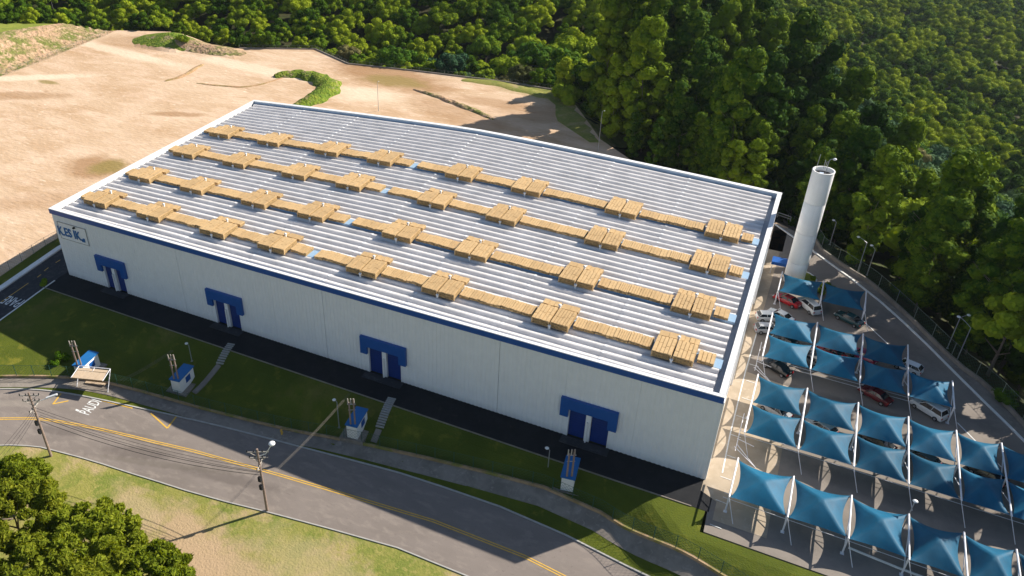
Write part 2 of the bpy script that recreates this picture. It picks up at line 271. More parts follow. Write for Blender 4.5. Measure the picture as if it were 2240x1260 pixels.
# ------------------------------------------------------------------ mesh helpers
def tag(o, label=None, cat=None, group=None, kind=None):
    if label: o['label'] = label
    if cat: o['category'] = cat
    if group: o['group'] = group
    if kind: o['kind'] = kind
    return o
def link(name, me, parent=None, loc=(0, 0, 0), rz=0):
    o = bpy.data.objects.new(name, me); C.objects.link(o)
    if parent: o.parent = parent
    o.location = loc; o.rotation_euler = (0, 0, rz); return o
def thing(name, label, cat, loc=(0, 0, 0), rz=0, group=None):
    o = bpy.data.objects.new(name, None); C.objects.link(o); o.empty_display_size = .3
    o.location = loc; o.rotation_euler = (0, 0, rz); return tag(o, label, cat, group)
class MB:
    def __init__(s): s.v = []; s.f = []; s.m = []
    def add(s, vs, fs, mi=0):
        b = len(s.v); s.v += [tuple(v) for v in vs]; s.f += [tuple(i+b for i in f) for f in fs]; s.m += [mi]*len(fs); return s
    def box(s, x0, x1, y0, y1, z0, z1, mi=0):
        return s.add([(x0, y0, z0), (x1, y0, z0), (x1, y1, z0), (x0, y1, z0), (x0, y0, z1), (x1, y0, z1), (x1, y1, z1), (x0, y1, z1)],
                     [(0, 3, 2, 1), (4, 5, 6, 7), (0, 1, 5, 4), (1, 2, 6, 5), (2, 3, 7, 6), (3, 0, 4, 7)], mi)
    def tube(s, a, b, r0, r1=None, n=8, mi=0, caps=True):
        r1 = r0 if r1 is None else r1; a = Vector(a); b = Vector(b); d = (b-a)
        if d.length < 1e-6: return s
        q = d.normalized().to_track_quat('Z', 'Y'); vs = []
        for c, r in ((a, r0), (b, r1)):
            for k in range(n):
                t = 2*math.pi*k/n; vs.append(c+q@Vector((math.cos(t)*r, math.sin(t)*r, 0)))
        fs = [(k, (k+1) % n, n+(k+1) % n, n+k) for k in range(n)]
        if caps: fs += [tuple(range(n-1, -1, -1)), tuple(range(n, 2*n))]
        return s.add(vs, fs, mi)
    def path(s, pts, r, n=6, mi=0):
        for a, b in zip(pts[:-1], pts[1:]): s.tube(a, b, r, r, n, mi)
        return s
    def prism(s, poly, z0, z1, mi=0):
        n = len(poly); vs = [(p[0], p[1], z0) for p in poly]+[(p[0], p[1], z1) for p in poly]
        return s.add(vs, [tuple(range(n-1, -1, -1)), tuple(range(n, 2*n))]+[(k, (k+1) % n, n+(k+1) % n, n+k) for k in range(n)], mi)
    def ball(s, c, r, n=8, mi=0, sz=1.0):
        c = Vector(c); vs = [c+Vector((0, 0, r*sz))]; rings = n//2
        for i in range(1, rings):
            a = math.pi*i/rings
            for k in range(n): t = 2*math.pi*k/n; vs.append(c+Vector((r*math.sin(a)*math.cos(t), r*math.sin(a)*math.sin(t), r*sz*math.cos(a))))
        vs.append(c-Vector((0, 0, r*sz))); fs = []
        for k in range(n): fs.append((0, 1+k, 1+(k+1) % n))
        for i in range(rings-2):
            for k in range(n): a = 1+i*n; fs.append((a+k, a+n+k, a+n+(k+1) % n, a+(k+1) % n))
        L = len(vs)-1; a = 1+(rings-2)*n
        for k in range(n): fs.append((a+k, L, a+(k+1) % n))
        return s.add(vs, fs, mi)
    def mesh(s, name, mats, smooth=False, off=(0, 0, 0)):
        me = bpy.data.meshes.new(name); o = Vector(off)
        me.from_pydata([tuple(Vector(v)-o) for v in s.v], [], s.f)
        for m in (mats if isinstance(mats, (list, tuple)) else [mats]): me.materials.append(m)
        me.polygons.foreach_set('material_index', s.m)
        if smooth: me.polygons.foreach_set('use_smooth', [True]*len(me.polygons))
        me.update(); return me
    def build(s, name, mats, parent=None, smooth=False, world=False, loc=(0, 0, 0)):
        off = parent.location if (world and parent) else (0, 0, 0)
        return link(name, s.mesh(name, mats, smooth, off), parent, loc)
def text_mesh(txt, size, ext=.02, name='lettering', bold=0.0):
    cu = bpy.data.curves.new(name, 'FONT'); cu.body = txt; cu.size = size; cu.extrude = ext; cu.offset = bold
    cu.align_x = 'CENTER'; cu.align_y = 'CENTER'; cu.resolution_u = 3
    o = bpy.data.objects.new(name, cu); C.objects.link(o); bpy.context.view_layer.update()
    me = bpy.data.meshes.new_from_object(o.evaluated_get(bpy.context.evaluated_depsgraph_get())); me.name = name
    bpy.data.objects.remove(o); return me
ORD = ['first', 'second', 'third', 'fourth', 'fifth', 'sixth', 'seventh', 'eighth', 'ninth', 'tenth', 'eleventh', 'twelfth', 'thirteenth', 'fourteenth', 'fifteenth', 'sixteenth']
def lerp(a, b, t): return a+(b-a)*t
def chain(pts, s):
    """resample a polyline of 2D points at about step s"""
    out = [Vector(pts[0][:2])]
    for a, b in zip(pts[:-1], pts[1:]):
        a = Vector(a[:2]); b = Vector(b[:2]); n = max(1, int(math.ceil((b-a).length/s)))
        out += [a.lerp(b, k/n) for k in range(1, n+1)]
    return out
def smooth_pts(pts, it=2):
    pts = [Vector(p[:2]) for p in pts]
    for _ in range(it):
        o = [pts[0]]
        for a, b in zip(pts[:-1], pts[1:]): o += [a.lerp(b, .25), a.lerp(b, .75)]
        o.append(pts[-1]); pts = o
    return pts
def sheet(name, poly, m, off=.0, step=2.0, skirt=.5, parent=None):
    """ground sheet draped on the terrain"""
    b = chain(list(poly)+[poly[0]], step)[:-1]; n = len(b)
    P = np.array([tuple(p) for p in b]); x0, y0 = P.min(0); x1, y1 = P.max(0)
    gx, gy = np.meshgrid(np.arange(x0+step/2, x1, step), np.arange(y0+step/2, y1, step)); G = np.stack([gx.ravel(), gy.ravel()], 1)
    if len(G): G = G[poly_dist(G, P) < -step*.35]
    vin = [Vector(tuple(p)) for p in P]+[Vector(tuple(p)) for p in G]
    vo, _, fo, *_r = delaunay_2d_cdt(vin, [], [list(range(n))], 1, 1e-4)
    Z = hzv([tuple(v) for v in vo])+off
    vs = [(v.x, v.y, z) for v, z in zip(vo, Z)]; fs = [tuple(f) for f in fo]
    zb = hzv(P)+off; k0 = len(vs)
    vs += [(p[0], p[1], z-.001) for p, z in zip(P, zb)]+[(p[0], p[1], z-skirt) for p, z in zip(P, zb)]
    area = sum(P[i, 0]*P[(i+1) % n, 1]-P[(i+1) % n, 0]*P[i, 1] for i in range(n))
    for i in range(n):
        j = (i+1) % n; q = (k0+i, k0+n+i, k0+n+j, k0+j); fs.append(q if area > 0 else q[::-1])
    me = bpy.data.meshes.new(name); me.from_pydata(vs, [], fs); me.materials.append(m); me.update()
    o = link(name, me, parent)
    if not parent: o['kind'] = 'structure'
    return o
def offs(pts, d):
    """offset a polyline sideways (left positive)"""
    out = []
    for i, p in enumerate(pts):
        a = pts[max(0, i-1)]; b = pts[min(len(pts)-1, i+1)]; t = (b-a).normalized(); out.append(p+Vector((-t.y, t.x))*d)
    return out
def ribbon(name, pts, w, h0, h1, m, parent=None, mb=None, mi=0, step=1.5):
    """a solid strip w wide following the ground from h0 below to h1 above it"""
    pts = chain(pts, step); L = offs(pts, w/2); Rr = offs(pts, -w/2); b = mb or MB(); vs = []
    for p, l, r in zip(pts, L, Rr):
        z = hz(p.x, p.y); vs += [(l.x, l.y, z+h0), (l.x, l.y, z+h1), (r.x, r.y, z+h1), (r.x, r.y, z+h0)]
    fs = []
    for i in range(len(pts)-1):
        a = 4*i; fs += [(a, a+4, a+5, a+1), (a+1, a+5, a+6, a+2), (a+2, a+6, a+7, a+3)]
    e = 4*(len(pts)-1); fs += [(0, 1, 2, 3), (e+3, e+2, e+1, e)]
    b.add(vs, fs, mi)
    if mb: return None
    o = b.build(name, m, parent, world=bool(parent))
    if not parent: o['kind'] = 'structure'
    return o

# ------------------------------------------------------------------ ground
def base_ground():
    xs = np.concatenate([np.arange(-520, -280, 16), np.arange(-280, 240, 4), np.arange(240, 420, 8), np.arange(420, 1301, 40)])
    ys = np.concatenate([np.arange(-260, -140, 20), np.arange(-140, 220, 4), np.arange(220, 460, 8), np.arange(460, 1901, 40)])
    gx, gy = np.meshgrid(xs, ys); P = np.stack([gx.ravel(), gy.ravel()], 1); z = hzv(P)-.05
    D = poly_dist(P, SITE); z = z-np.where(D < -1, .45, 0)
    nx, ny = len(xs), len(ys)
    fs = [(j*nx+i, j*nx+i+1, (j+1)*nx+i+1, (j+1)*nx+i) for j in range(ny-1) for i in range(nx-1)]
    me = bpy.data.meshes.new('ground'); me.from_pydata(np.column_stack([P, z]).tolist(), [], fs); me.materials.append(MT['floor'])
    me.polygons.foreach_set('use_smooth', [True]*len(fs)); o = link('ground', me); o['kind'] = 'structure'
base_ground()
L_, W_, H_ = 109.5, 57.3, 13.4
def A2(*l, z=None): return [at(*q, z).to_2d() for q in l]

# bare earth lot
lot = [Vector(p) for p in [(-10.2, -40), (-10.2, 6.5), (-9.6, 60), (-6, 62), (112, 62), (112, 72), (97, 80), (80, 88), (68, 99), (60, 112), (50, 127.5), (32, 128.2), (3.6, 126.7), (-17, 124.7),
       (-34.6, 133.6), (-60, 123.5), (-80, 124), (-93, 130.5), (-112, 124.5), (-110.5, 108), (-108.5, 88), (-106.8, 60), (-120, 20), (-120, -40)]]
sheet('bare_earth_lot', lot, MT['dirt'], .02, 3.0)
sheet('scrub_bank', [Vector(p) for p in [(-112, 124.3), (-110.6, 108), (-108.6, 88), (-106.9, 60), (-118, 24), (-150, 24), (-127, 60), (-126.5, 84), (-125, 104), (-124, 122), (-118, 126)]], MT['bank'], .05, 2.0)
sheet('hill_field', [Vector(p) for p in [(-126.4, 84), (-126.9, 60), (-150, 24), (-200, 24), (-200, 42), (-162, 82), (-139, 102), (-130, 109), (-122, 119), (-118, 126), (-124, 122), (-125, 104)]], MT['field'], .03, 3.5)
# grassy mound at the back of the lot
mp_ = [Vector((-84+15.4*math.cos(t), 121+9.2*math.sin(t))) for t in np.linspace(0, 2*math.pi, 26)[:-1]]
sheet('grass_mound', [p for p in mp_], MT['tuft'], .09, 1.5)
sheet('mound_ridge', [Vector((-66+14.0*math.cos(t), 119.2+4.9*math.sin(t))) for t in np.linspace(0, 2*math.pi, 26)[:-1]], MT['bank'], .12, 1.5)
# S-shaped grassy step in the middle of the lot
def berm(name, left, w0, h, m):
    pts = smooth_pts(left, 2); mb = MB(); vs = []; K = 6
    n = len(pts)
    for i, p in enumerate(pts):
        t = i/(n-1); ww = w0*(math.sin(math.pi*min(1, max(0, t*.92+.04)))**.6); hh = h*math.sin(math.pi*(t*.94+.03))**.5
        a = pts[max(0, i-1)]; b = pts[min(n-1, i+1)]; d = (b-a).normalized(); nn = Vector((-d.y, d.x))
        for k in range(K+1):
            s = k/K; q = p+nn*(ww*(s-.5)*(1+.18*math.sin(i*1.7+k))); z = hz(q.x, q.y)+(math.sin(math.pi*s)**.8)*hh*(1+.35*math.sin(i*2.3+k*1.9))
            vs.append((q.x, q.y, z-.03 if k in (0, K) else z+.03))
    fs = [(i*(K+1)+k, (i+1)*(K+1)+k, (i+1)*(K+1)+k+1, i*(K+1)+k+1) for i in range(n-1) for k in range(K)]
    mb.add(vs, [f[::-1] for f in fs]); o = mb.build(name, m, smooth=True); o['kind'] = 'structure'; return o
berm('grass_bank', A2((600, 168), (650, 162), (700, 172), (725, 190), (705, 210), (670, 228), (640, 236)), 7.5, 1.5, MT['tuft'])
berm('earth_ridge', A2((905, 196), (960, 212), (1000, 228), (1045, 245), (1080, 262)), 2.4, .5, MT['bank'])
berm('earth_ridge', A2((360, 178), (400, 168), (430, 148), (445, 141)), 2.0, .3, MT['dirt_dark'])
berm('earth_ridge', A2((430, 182), (480, 188), (550, 192), (625, 168)), 1.3, .16, MT['dirt_dark'])
berm('earth_ridge', A2((1010, 175), (1080, 180), (1160, 200), (1205, 215)), 5, .35, MT['verge'])
sheet('scrubby_grass_corner', smooth_pts(A2((1060, 168), (1150, 178), (1225, 190), (1290, 215), (1330, 260), (1390, 320), (1310, 325), (1235, 275), (1215, 262), (1215, 220), (1130, 190)), 1)[:-1], MT['verge'], .07, 2.5, skirt=.1)

# front lawn, verge, roads
street_up = smooth_pts([at(*q).to_2d() for q in [(-120, 856), (0, 852), (75, 853), (140, 860), (210, 873), (300, 893), (400, 914), (500, 938), (600, 964), (700, 990), (800, 1016), (900, 1043)]]+[Vector((92, -12.9)), Vector((110, -15.5)), Vector((150, -24)), Vector((190, -33))], 1)
street_lo = smooth_pts([at(*q).to_2d() for q in [(-120, 985), (0, 974), (80, 977), (120, 987), (200, 1008), (300, 1040), (444, 1086)]]+[Vector((66, -26.0)), Vector((84, -23.5)), Vector((108, -25.5)), Vector((150, -34)), Vector((190, -43))], 1)
walk_up = smooth_pts([at(*q).to_2d() for q in [(-120, 832), (0, 828), (130, 829), (200, 835), (270, 850), (400, 886), (500, 913), (620, 943), (750, 966), (1000, 1022)]]+[Vector((96, -8.8)), Vector((110, -12.2)), Vector((150, -20.6)), Vector((190, -29.6))], 1)
sheet('lawn', [Vector((-1.2, -1.0)), Vector((-1.2, -4.8)), Vector((9.7, -5.0)), Vector((110.6, -5.0)), Vector((110.6, -8.4)), Vector((190, -9.0)), Vector((190, -60)), Vector((-40, -60)), Vector((-40, -36)), Vector((-8, -26))]+A2((-60, 745), (0, 703), (60, 656)), MT['lawn'], 0, 1.5)
sheet('grass_verge', [p for p in offs(street_lo, .05)]+[Vector((190, -75)), Vector((-45, -75)), Vector((-45, -40))], MT['verge'], .05, 1.8)
sheet('asphalt_street', street_up+street_lo[::-1], MT['asphalt'], .09, 1.4)
sheet('sidewalk_grass_strip', walk_up[:]+street_up[::-1], MT['lawn'], .14, 1.4)
wl = offs(walk_up, -2.1)
sheet('sidewalk', walk_up+wl[::-1], MT['walk'], .19, 1.2)
for k, i in enumerate(range(3, len(walk_up)-1, 2)):
    a, b = walk_up[i], wl[i]; ribbon('sidewalk_joint', [a, b], .12, .15, .198, MT['walk'])
ribbon('street_kerb', street_up, .2, -.1, .21, MT['kerb'])
ribbon('verge_kerb', street_lo, .16, -.1, .16, MT['kerb'])
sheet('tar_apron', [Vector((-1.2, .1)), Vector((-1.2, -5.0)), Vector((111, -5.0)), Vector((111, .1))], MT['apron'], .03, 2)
ribbon('apron_kerb', [Vector((-1.2, -5.0)), Vector((109, -5.0))], .15, -.1, .10, MT['walk'])
# left road
lr_u = A2((-140, 726), (0, 640), (110, 572), (135, 556)); lr_l = A2((-90, 770), (0, 701), (122, 613))
lr_dir = (lr_u[1]-lr_u[0]).normalized()
sheet('side_road', [lr_u[0], lr_u[1], Vector((-8.4, 6)), Vector((-8.2, 62)), Vector((-.3, 62)), Vector((-.9, -1)), lr_l[1], lr_l[0]], MT['asphalt_dark'], .05, 1.8)
ribbon('white_side_kerb', [lr_u[0]+Vector((-.9, .2)), lr_u[1]+Vector((-.9, .2)), Vector((-9.2, 6)), Vector((-9.0, 62))], 1.1, -.1, .2, MT['kerbw'])
ribbon('side_grass_strip', [Vector((-11, -40)), lr_u[1]+Vector((-2.4, .3)), Vector((-10.9, 6)), Vector((-10.7, 62))], 3.0, -.2, .09, MT['lawn'])
ribbon('white_edge_line', [lr_l[0], lr_l[1], at(120, 614).to_2d()], .3, .045, .075, MT['paintw'])
ribbon('yellow_centre_line', A2((0, 663), (62, 620)), .14, .05, .065, MT['painty'])
for q in (((82, 607), (90, 601)), ((97, 593), (106, 586)), ((122, 575), (132, 569))): ribbon('yellow_centre_dash', A2(*q), .14, .05, .065, MT['painty'])
def ground_text(txt, c, rd, up, wid, hei, m, off):
    me = text_mesh(txt, 1.0, .006, 'road_lettering', .004)
    n = len(me.vertices); co = np.empty(n*3); me.vertices.foreach_get('co', co); co = co.reshape(-1, 3)
    mn, mx = co.min(0), co.max(0); u = (co[:, 0]-(mn[0]+mx[0])/2)/(mx[0]-mn[0]); v = (co[:, 1]-(mn[1]+mx[1])/2)/(mx[1]-mn[1])
    X = c.x+rd.x*u*wid+up.x*v*hei; Y = c.y+rd.y*u*wid+up.y*v*hei; Z = hzv(np.column_stack([X, Y]))+off+co[:, 2]
    me.vertices.foreach_set('co', np.column_stack([X, Y, Z]).ravel()); me.materials.clear(); me.materials.append(m); me.update()
    o = link('road_lettering', me); return o
def vdir(a, b): d = at(*b).to_2d()-at(*a).to_2d(); return d
c = at(198, 891).to_2d(); rd = vdir((184, 903), (214, 872)); up = vdir((208, 890), (188, 884)); up = up.normalized(); rd_n = rd.normalized()
tag(ground_text('PAUDI', c, rd_n, up, rd.length*.95, 1.75, MT['paintw'], .105), 'white painted letters on the sunlit street below the bus shelter', 'road marking')
c = at(27, 660).to_2d(); rd = vdir((43, 664), (10, 655)); up = Vector((-rd.y, rd.x)).normalized()
tag(ground_text('PARE', c, rd.normalized(), up, rd.length*1.05, 2.3, MT['paintw'], .06), 'white painted letters on the dark side road left of the lawn', 'road marking')
ribbon('white_dash', A2((166, 897), (173, 900)), .3, .09, .105, MT['paintw'])
yl = smooth_pts([at(*q).to_2d() for q in [(-60, 920), (0, 917), (80, 916), (150, 926), (250, 946), (400, 981), (500, 1009), (640, 1048)]]+[Vector((88, -18.0)), Vector((109, -20.4)), Vector((150, -29)), Vector((190, -38))], 1)
for d in (.16, -.16): ribbon('yellow_centre_line', offs(yl, d), .14, .09, .11, MT['painty'])
for q in [((134, 862), (116, 885), (150, 878)), ((330, 905), (366, 938), (391, 906))]:
    for a, b in zip(q[:-1], q[1:]): ribbon('yellow_zigzag_line', A2(a, b), .22, .09, .115, MT['painty'])
ribbon('yellow_edge_line', A2((222, 877), (250, 884), (290, 894)), .22, .09, .115, MT['painty'])

# parking yard
PARK = [Vector(p) for p in [(109.6, -2), (109.6, 72.5), (116.9, 66.6), (122.6, 60.6), (128.8, 53.6), (138, 39.2), (145.3, 28), (156, 2), (161, -8.6), (111, -8.2), (110.8, -4)]]
sheet('parking_yard', PARK, MT['asphalt_park'], .02, 3)
sheet('concrete_yard_strip', [Vector((109.55, -2)), Vector((109.55, 62)), Vector((111.6, 62)), Vector((111.2, 30)), Vector((111.6, -3))], MT['concrete'], .05, 3)
sheet('parking_concrete_bays', [Vector((111.2, 24)), Vector((117.5, 23)), Vector((117.5, -6)), Vector((111.6, -6))], MT['concrete'], .04, 3)
kerbR = smooth_pts([at(*q).to_2d() for q in [(1695, 491), (1760, 537), (1900, 638), (2000, 727), (2120, 848), (2240, 965), (2330, 1060)]], 1)
ribbon('white_lane_kerb', kerbR, .32, 0, .17, MT['kerbw'])
wallR = smooth_pts([at(*q).to_2d() for q in [(1700, 470), (1780, 540), (1850, 590), (1900, 620), (1940, 655), (2000, 710), (2090, 800), (2160, 850), (2240, 935), (2330, 1040)]], 1)
sheet('perimeter_sidewalk', kerbR+wallR[::-1], MT['walk'], .13, 2)
ribbon('white_bay_line', A2((1880, 695), (1963, 772)), .14, .03, .045, MT['paintw'])
ribbon('white_bay_line', A2((2094, 925), (2190, 1022)), .16, .03, .045, MT['paintw'])
ribbon('white_walk_line', A2((1662, 705), (1630, 815), (1596, 955), (1580, 1035)), .16, .055, .075, MT['paintw'])
for k in range(9):
    a = Vector((111.3+.15*math.sin(k), 26-k*4.1)); ribbon('white_walk_rung', [a, a+Vector((1.3, -.1))], .1, .06, .075, MT['paintw'])
isl = smooth_pts(A2((1752, 592), (1778, 603), (1788, 618), (1775, 640), (1722, 640), (1720, 602)), 1)[:-1]
sheet('planted_island', isl, MT['field'], .16, 1.2); ribbon('island_kerb', isl+[isl[0]], .22, 0, .24, MT['kerbw'])
ribbon('embankment_rail', A2((1855, 1200), (1960, 1243), (2060, 1280)), .12, .05, .30, MT['kerbw'])

# ------------------------------------------------------------------ warehouse
wh = thing('warehouse', 'large white warehouse with grey ribbed roof and blue front fascia', 'warehouse', (0, 0, 0))
YS = np.linspace(.38, 56.6, 21)       # sheet edges across the roof
XS = np.linspace(.9, 108.2, 9)
def hump(x, y):
    t = abs(2*x/L_-1); return (.35+1.75*y/W_)*max(0, 1-t**1.35)
RZ = 12.75
def roofz(x, y): return RZ+hump(x, y)
core = MB(); core.box(.25, L_-.25, .35, W_-.25, 0, 12.2); core.build('inner_wall', MT['dark'], wh)
# front cladding panels with real ribs, cut round the dock doors
UN = [(11.9, 6.6), (36.1, 7.0), (64.6, 7.4), (94.6, 7.4)]
NP = 12; PW = L_/NP
def ribbed(x0, x1, z0, z1, y=0.0, pitch=.6):
    mb = MB(); n = max(1, int(round((x1-x0)/pitch))); p = (x1-x0)/n; pr = []
    for i in range(n):
        a = x0+i*p; pr += [(a, y), (a+p*.42, y), (a+p*.5, y-.05), (a+p*.92, y-.05)]
    pr.append((x1, y)); vs = [(q[0], q[1], z) for z in (z0, z1) for q in pr]; N = len(pr)
    fs = [(i, i+1, N+i+1, N+i) for i in range(N-1)]; mb.add(vs, fs)
    mb.add([(x0, y, z0), (x0, y+.2, z0), (x0, y+.2, z1), (x0, y, z1)], [(0, 1, 2, 3)]); mb.add([(x1, y, z0), (x1, y+.2, z0), (x1, y+.2, z1), (x1, y, z1)], [(0, 3, 2, 1)])
    return mb
holes = [(c-w_*.5+1.0, c+w_*.5-.9) for c, w_ in UN]
for i in range(NP):
    x0, x1 = i*PW+(.0 if i % 3 else .025), (i+1)*PW-(.012 if (i+1) % 3 else .03)
    segs = [(x0, x1, 0)]
    for h0, h1 in holes:
        ns = []
        for a, b, z in segs:
            if z == 0 and h0 < b and h1 > a:
                if a < h0: ns.append((a, h0, 0))
                ns.append((max(a, h0), min(b, h1), 4.6))
                if b > h1: ns.append((h1, b, 0))
            else: ns.append((a, b, z))
        segs = ns
    mb = MB()
    for a, b, z in segs:
        if b-a > .05: r = ribbed(a, b, z+(.05 if z == 0 else 0), 12.55); mb.add(r.v, r.f)
    mb.build('wall_panel', MT['white'], wh)
for k in range(7):   # right and back walls, panels
    a, b = k*W_/7+.03, (k+1)*W_/7-.03
    r = ribbed(a, b, .05, 12.5)
    m1 = MB(); m1.add([(L_-v[1], v[0], v[2]) for v in r.v], r.f); m1.build('wall_panel', MT['white'], wh)
    m2 = MB(); m2.add([(v[1], v[0], v[2]) for v in r.v], [f[::-1] for f in r.f]); m2.build('wall_panel', MT['white'], wh)
bw = MB(); bw.box(.3, L_-.3, W_-.2, W_-.02, 0, 12.6); bw.build('back_wall', MT['white'], wh)
# fascia and parapets
fb = MB(); fb.box(-.15, L_+.15, -.22, .12, 12.45, 13.28); fb.build('front_fascia', MT['blue'], wh)
fc = MB(); fc.box(-.15, L_+.15, -.18, .34, 13.283, 13.40); fc.build('front_capping', MT['whitecap'], wh)
def curved_band(nm, y0, y1, z0, z1, m, ext=.15):
    xs = np.linspace(-ext, L_+ext, 25); vs = []
    for x in xs:
        h = hump(min(max(x, 0), L_), W_) if y0 > 20 else 0
        vs += [(x, y0, z0+h), (x, y1, z0+h), (x, y1, z1+h), (x, y0, z1+h)]
    fs = []
    for i in range(24):
        a = 4*i; fs += [(a, a+4, a+7, a+3), (a+3, a+7, a+6, a+2), (a+2, a+6, a+5, a+1), (a+1, a+5, a+4, a)]
    fs += [(0, 3, 2, 1), (96, 97, 98, 99)]; mb = MB(); mb.add(vs, fs); return mb.build(nm, m, wh)
curved_band('back_parapet', 56.75, 57.35, 12.3, 13.35, MT['capblue'])
curved_band('back_capping', 56.68, 57.42, 13.352, 13.44, MT['whitecap'])
for nm, a, b in (('left_parapet', -.12, .42), ('right_parapet', 108.95, 109.62)):
    mb = MB(); mb.box(a+.06, b-.06, .345, 56.67, 12.5, 13.36); mb.build(nm, MT['whitecap'], wh)
    mb = MB(); mb.box(a, b, .35, 56.66, 13.362, 13.43); mb.build(nm.replace('parapet', 'capping'), MT['whitecap'], wh)
gt = MB(); gt.box(108.2, 108.98, .36, 56.66, 12.38, 12.44); gt.build('box_gutter', MT['gutter'], wh); gt = MB(); gt.box(.38, .95, .36, 56.66, 12.38, 12.44); gt.build('box_gutter', MT['gutter'], wh)
# roof sheets: two deep channels each, parts of the warehouse
def rib_profile(y0, y1, nrib=2):
    p = (y1-y0)/nrib; out = []
    for i in range(nrib):
        a = y0+i*p
        for t, z in ((0, 0), (.10, .0), (.18, .06), (.30, .30), (.40, .36), (.56, .36), (.66, .30), (.78, .06), (.88, 0)): out.append((a+t*p, z))
    out.append((y1, 0)); return out
for j in range(20):
    prof = rib_profile(YS[j]+.01, YS[j+1])
    for i in range(8):
        x0, x1 = XS[i]-(.25 if i else 0), XS[i+1]; n = len(prof); vs = []; fs = []
        lift = .03*(i % 2)+.012*((j*7+i*3) % 5)/5
        xx = [lerp(x0, x1, k/3) for k in range(4)]
        for x in xx: vs += [(x, y, roofz(x, y)-.15+z+lift) for y, z in prof]
        for k in range(3): fs += [(k*n+q, (k+1)*n+q, (k+1)*n+q+1, k*n+q+1) for q in range(n-1)]
        b0 = len(vs); vs += [(xx[-1], y, roofz(xx[-1], y)-.32) for y, z in prof]
        fs += [(3*n+q, b0+q, b0+q+1, 3*n+q+1) for q in range(n-1)]
        mb = MB(); mb.add(vs, fs); mb.build('roof_sheet', MT['roofm'], wh)
# screws and caps at sheet overlaps: low white straps over each joint
sb = MB()
for i in range(1, 8):
    for j in range(20):
        for c_ in (0.24, .74):
            y = lerp(YS[j], YS[j+1], c_); x = XS[i]; z = roofz(x, y)+.235
            sb.box(x-.16, x+.16, y-.2, y+.2, z-.06, z+.02)
so = sb.build('joint_cap', MT['whitecap'], wh); so['kind'] = 'stuff'
# skylight strips under the cardboard rows
ROWY = [6.4, 17.0, 28.6, 39.2]
for y in ROWY:
    mb = MB(); xs = np.linspace(.95, 108.35, 17); vs = []
    for x in xs:
        z = roofz(x, y)+.1; vs += [(x, y-.98, z-.2), (x, y-.94, z+.16), (x, y+.94, z+.16), (x, y+.98, z-.2)]
    fs = [(4*i+k, 4*i+4+k, 4*i+5+k, 4*i+1+k) for i in range(16) for k in range(3)]+[(0, 1, 2, 3), (67, 66, 65, 64)]
    mb.add(vs, fs); mb.build('skylight_strip', MT['sky_strip'], wh)
# dock doors
for ui, (c_, w_) in enumerate(UN):
    a, b = c_-w_/2, c_+w_/2
    mb = MB()   # hood fascia, an inverted U standing out from the wall, with a sloping top
    y0, y1 = -.5, -.055
    pr = [(a, 3.55), (a, 6.55), (b, 6.55), (b, 3.45), (b-1.15, 3.45), (b-1.15, 4.9), (a+1.1, 4.9), (a+1.1, 3.55)]
    n = len(pr); vs = [(x, y0, z) for x, z in pr]+[(x, y1, z) for x, z in pr]
    mb.add(vs, [(0, 7, 6, 1), (1, 6, 5, 2), (2, 5, 4, 3), (8, 9, 14, 15), (9, 10, 13, 14), (10, 11, 12, 13)]+[(k, (k+1) % n, n+(k+1) % n, n+k) for k in range(n)])
    mb.build('dock_hood', MT['blue'], wh)
    mid = (a+1.0+b-.9)/2
    for (d0, d1) in ((a+1.2, mid-.38), (mid+.38, b-1.0)):
        mb = MB(); ns = 11
        for k in range(ns):
            z0 = .12+k*4.4/ns; mb.add([(d0, .24, z0), (d1, .24, z0), (d1, .24, z0+4.4/ns-.03), (d0, .24, z0+4.4/ns-.03), (d0, .29, z0+4.4/ns), (d1, .29, z0+4.4/ns)], [(0, 1, 2, 3), (3, 2, 5, 4)])
        mb.box(d0, d1, .30, .34, .1, 4.6); mb.build('dock_door', MT['doorblue'], wh)
    for q in ((a+.98, a+1.18, -.12), (mid-.34, mid+.34, -.15), (b-.98, b-.86, -.12)):
        mb = MB(); mb.box(q[0], q[1], q[2], .3, 0, 4.6); mb.build('door_jamb', MT['white'], wh)
    mb = MB(); mb.box(mid-.16, mid+.02, -.42, -.16, .1, 3.5); mb.build('downpipe_box', MT['whitecap'], wh)
    mb = MB(); mb.box(a+.6, b-.5, -1.6, -.16, .02, .14); mb.build('dock_step', MT['asphalt_dark'], wh)
# sign
mb = MB(); mb.box(1.1, 7.65, -.12, -.06, 7.95, 11.1); mb.build('sign_board', MT['white'], wh)
mb = MB()
for q in ((1.05, 7.7, 11.08, 11.18), (1.05, 7.7, 7.88, 7.97), (1.02, 1.12, 7.88, 11.18), (7.6, 7.72, 7.88, 11.18)): mb.box(q[0], q[1], -.16, -.05, q[2], q[3])
mb.build('sign_frame', MT['steelg'], wh)
def wall_text(t, x, z, size, sx=1.0):
    me = text_mesh(t, size, .05, 'sign_lettering', .03); me.materials.clear(); me.materials.append(MT['hutblue'])
    o = link('sign_lettering', me, wh, (x, -.18, z)); o.rotation_euler = (R(90), 0, 0); o.scale = (sx, 1, 1); return o
wall_text('K.ES IK.', 3.6, 9.35, 2.35, .76); wall_text('all', 6.6, 8.75, .95, .9)
mb = MB(); mb.box(5.0, 5.3, -.5, -.1, 10.75, 11.0); mb.build('sign_lamp', MT['dark'], wh)
for x, y in ((109.68, 42.5), (109.68, 20)):
    mb = MB(); mb.tube((x, y, 0), (x, y, 12.4), .11, n=8); mb.build('downpipe', MT['whitecap'], wh)
mb = MB(); mb.box(109.5, 109.75, 0, 1.3, 0, 12.5); mb.build('corner_flashing', MT['whitecap'], wh)

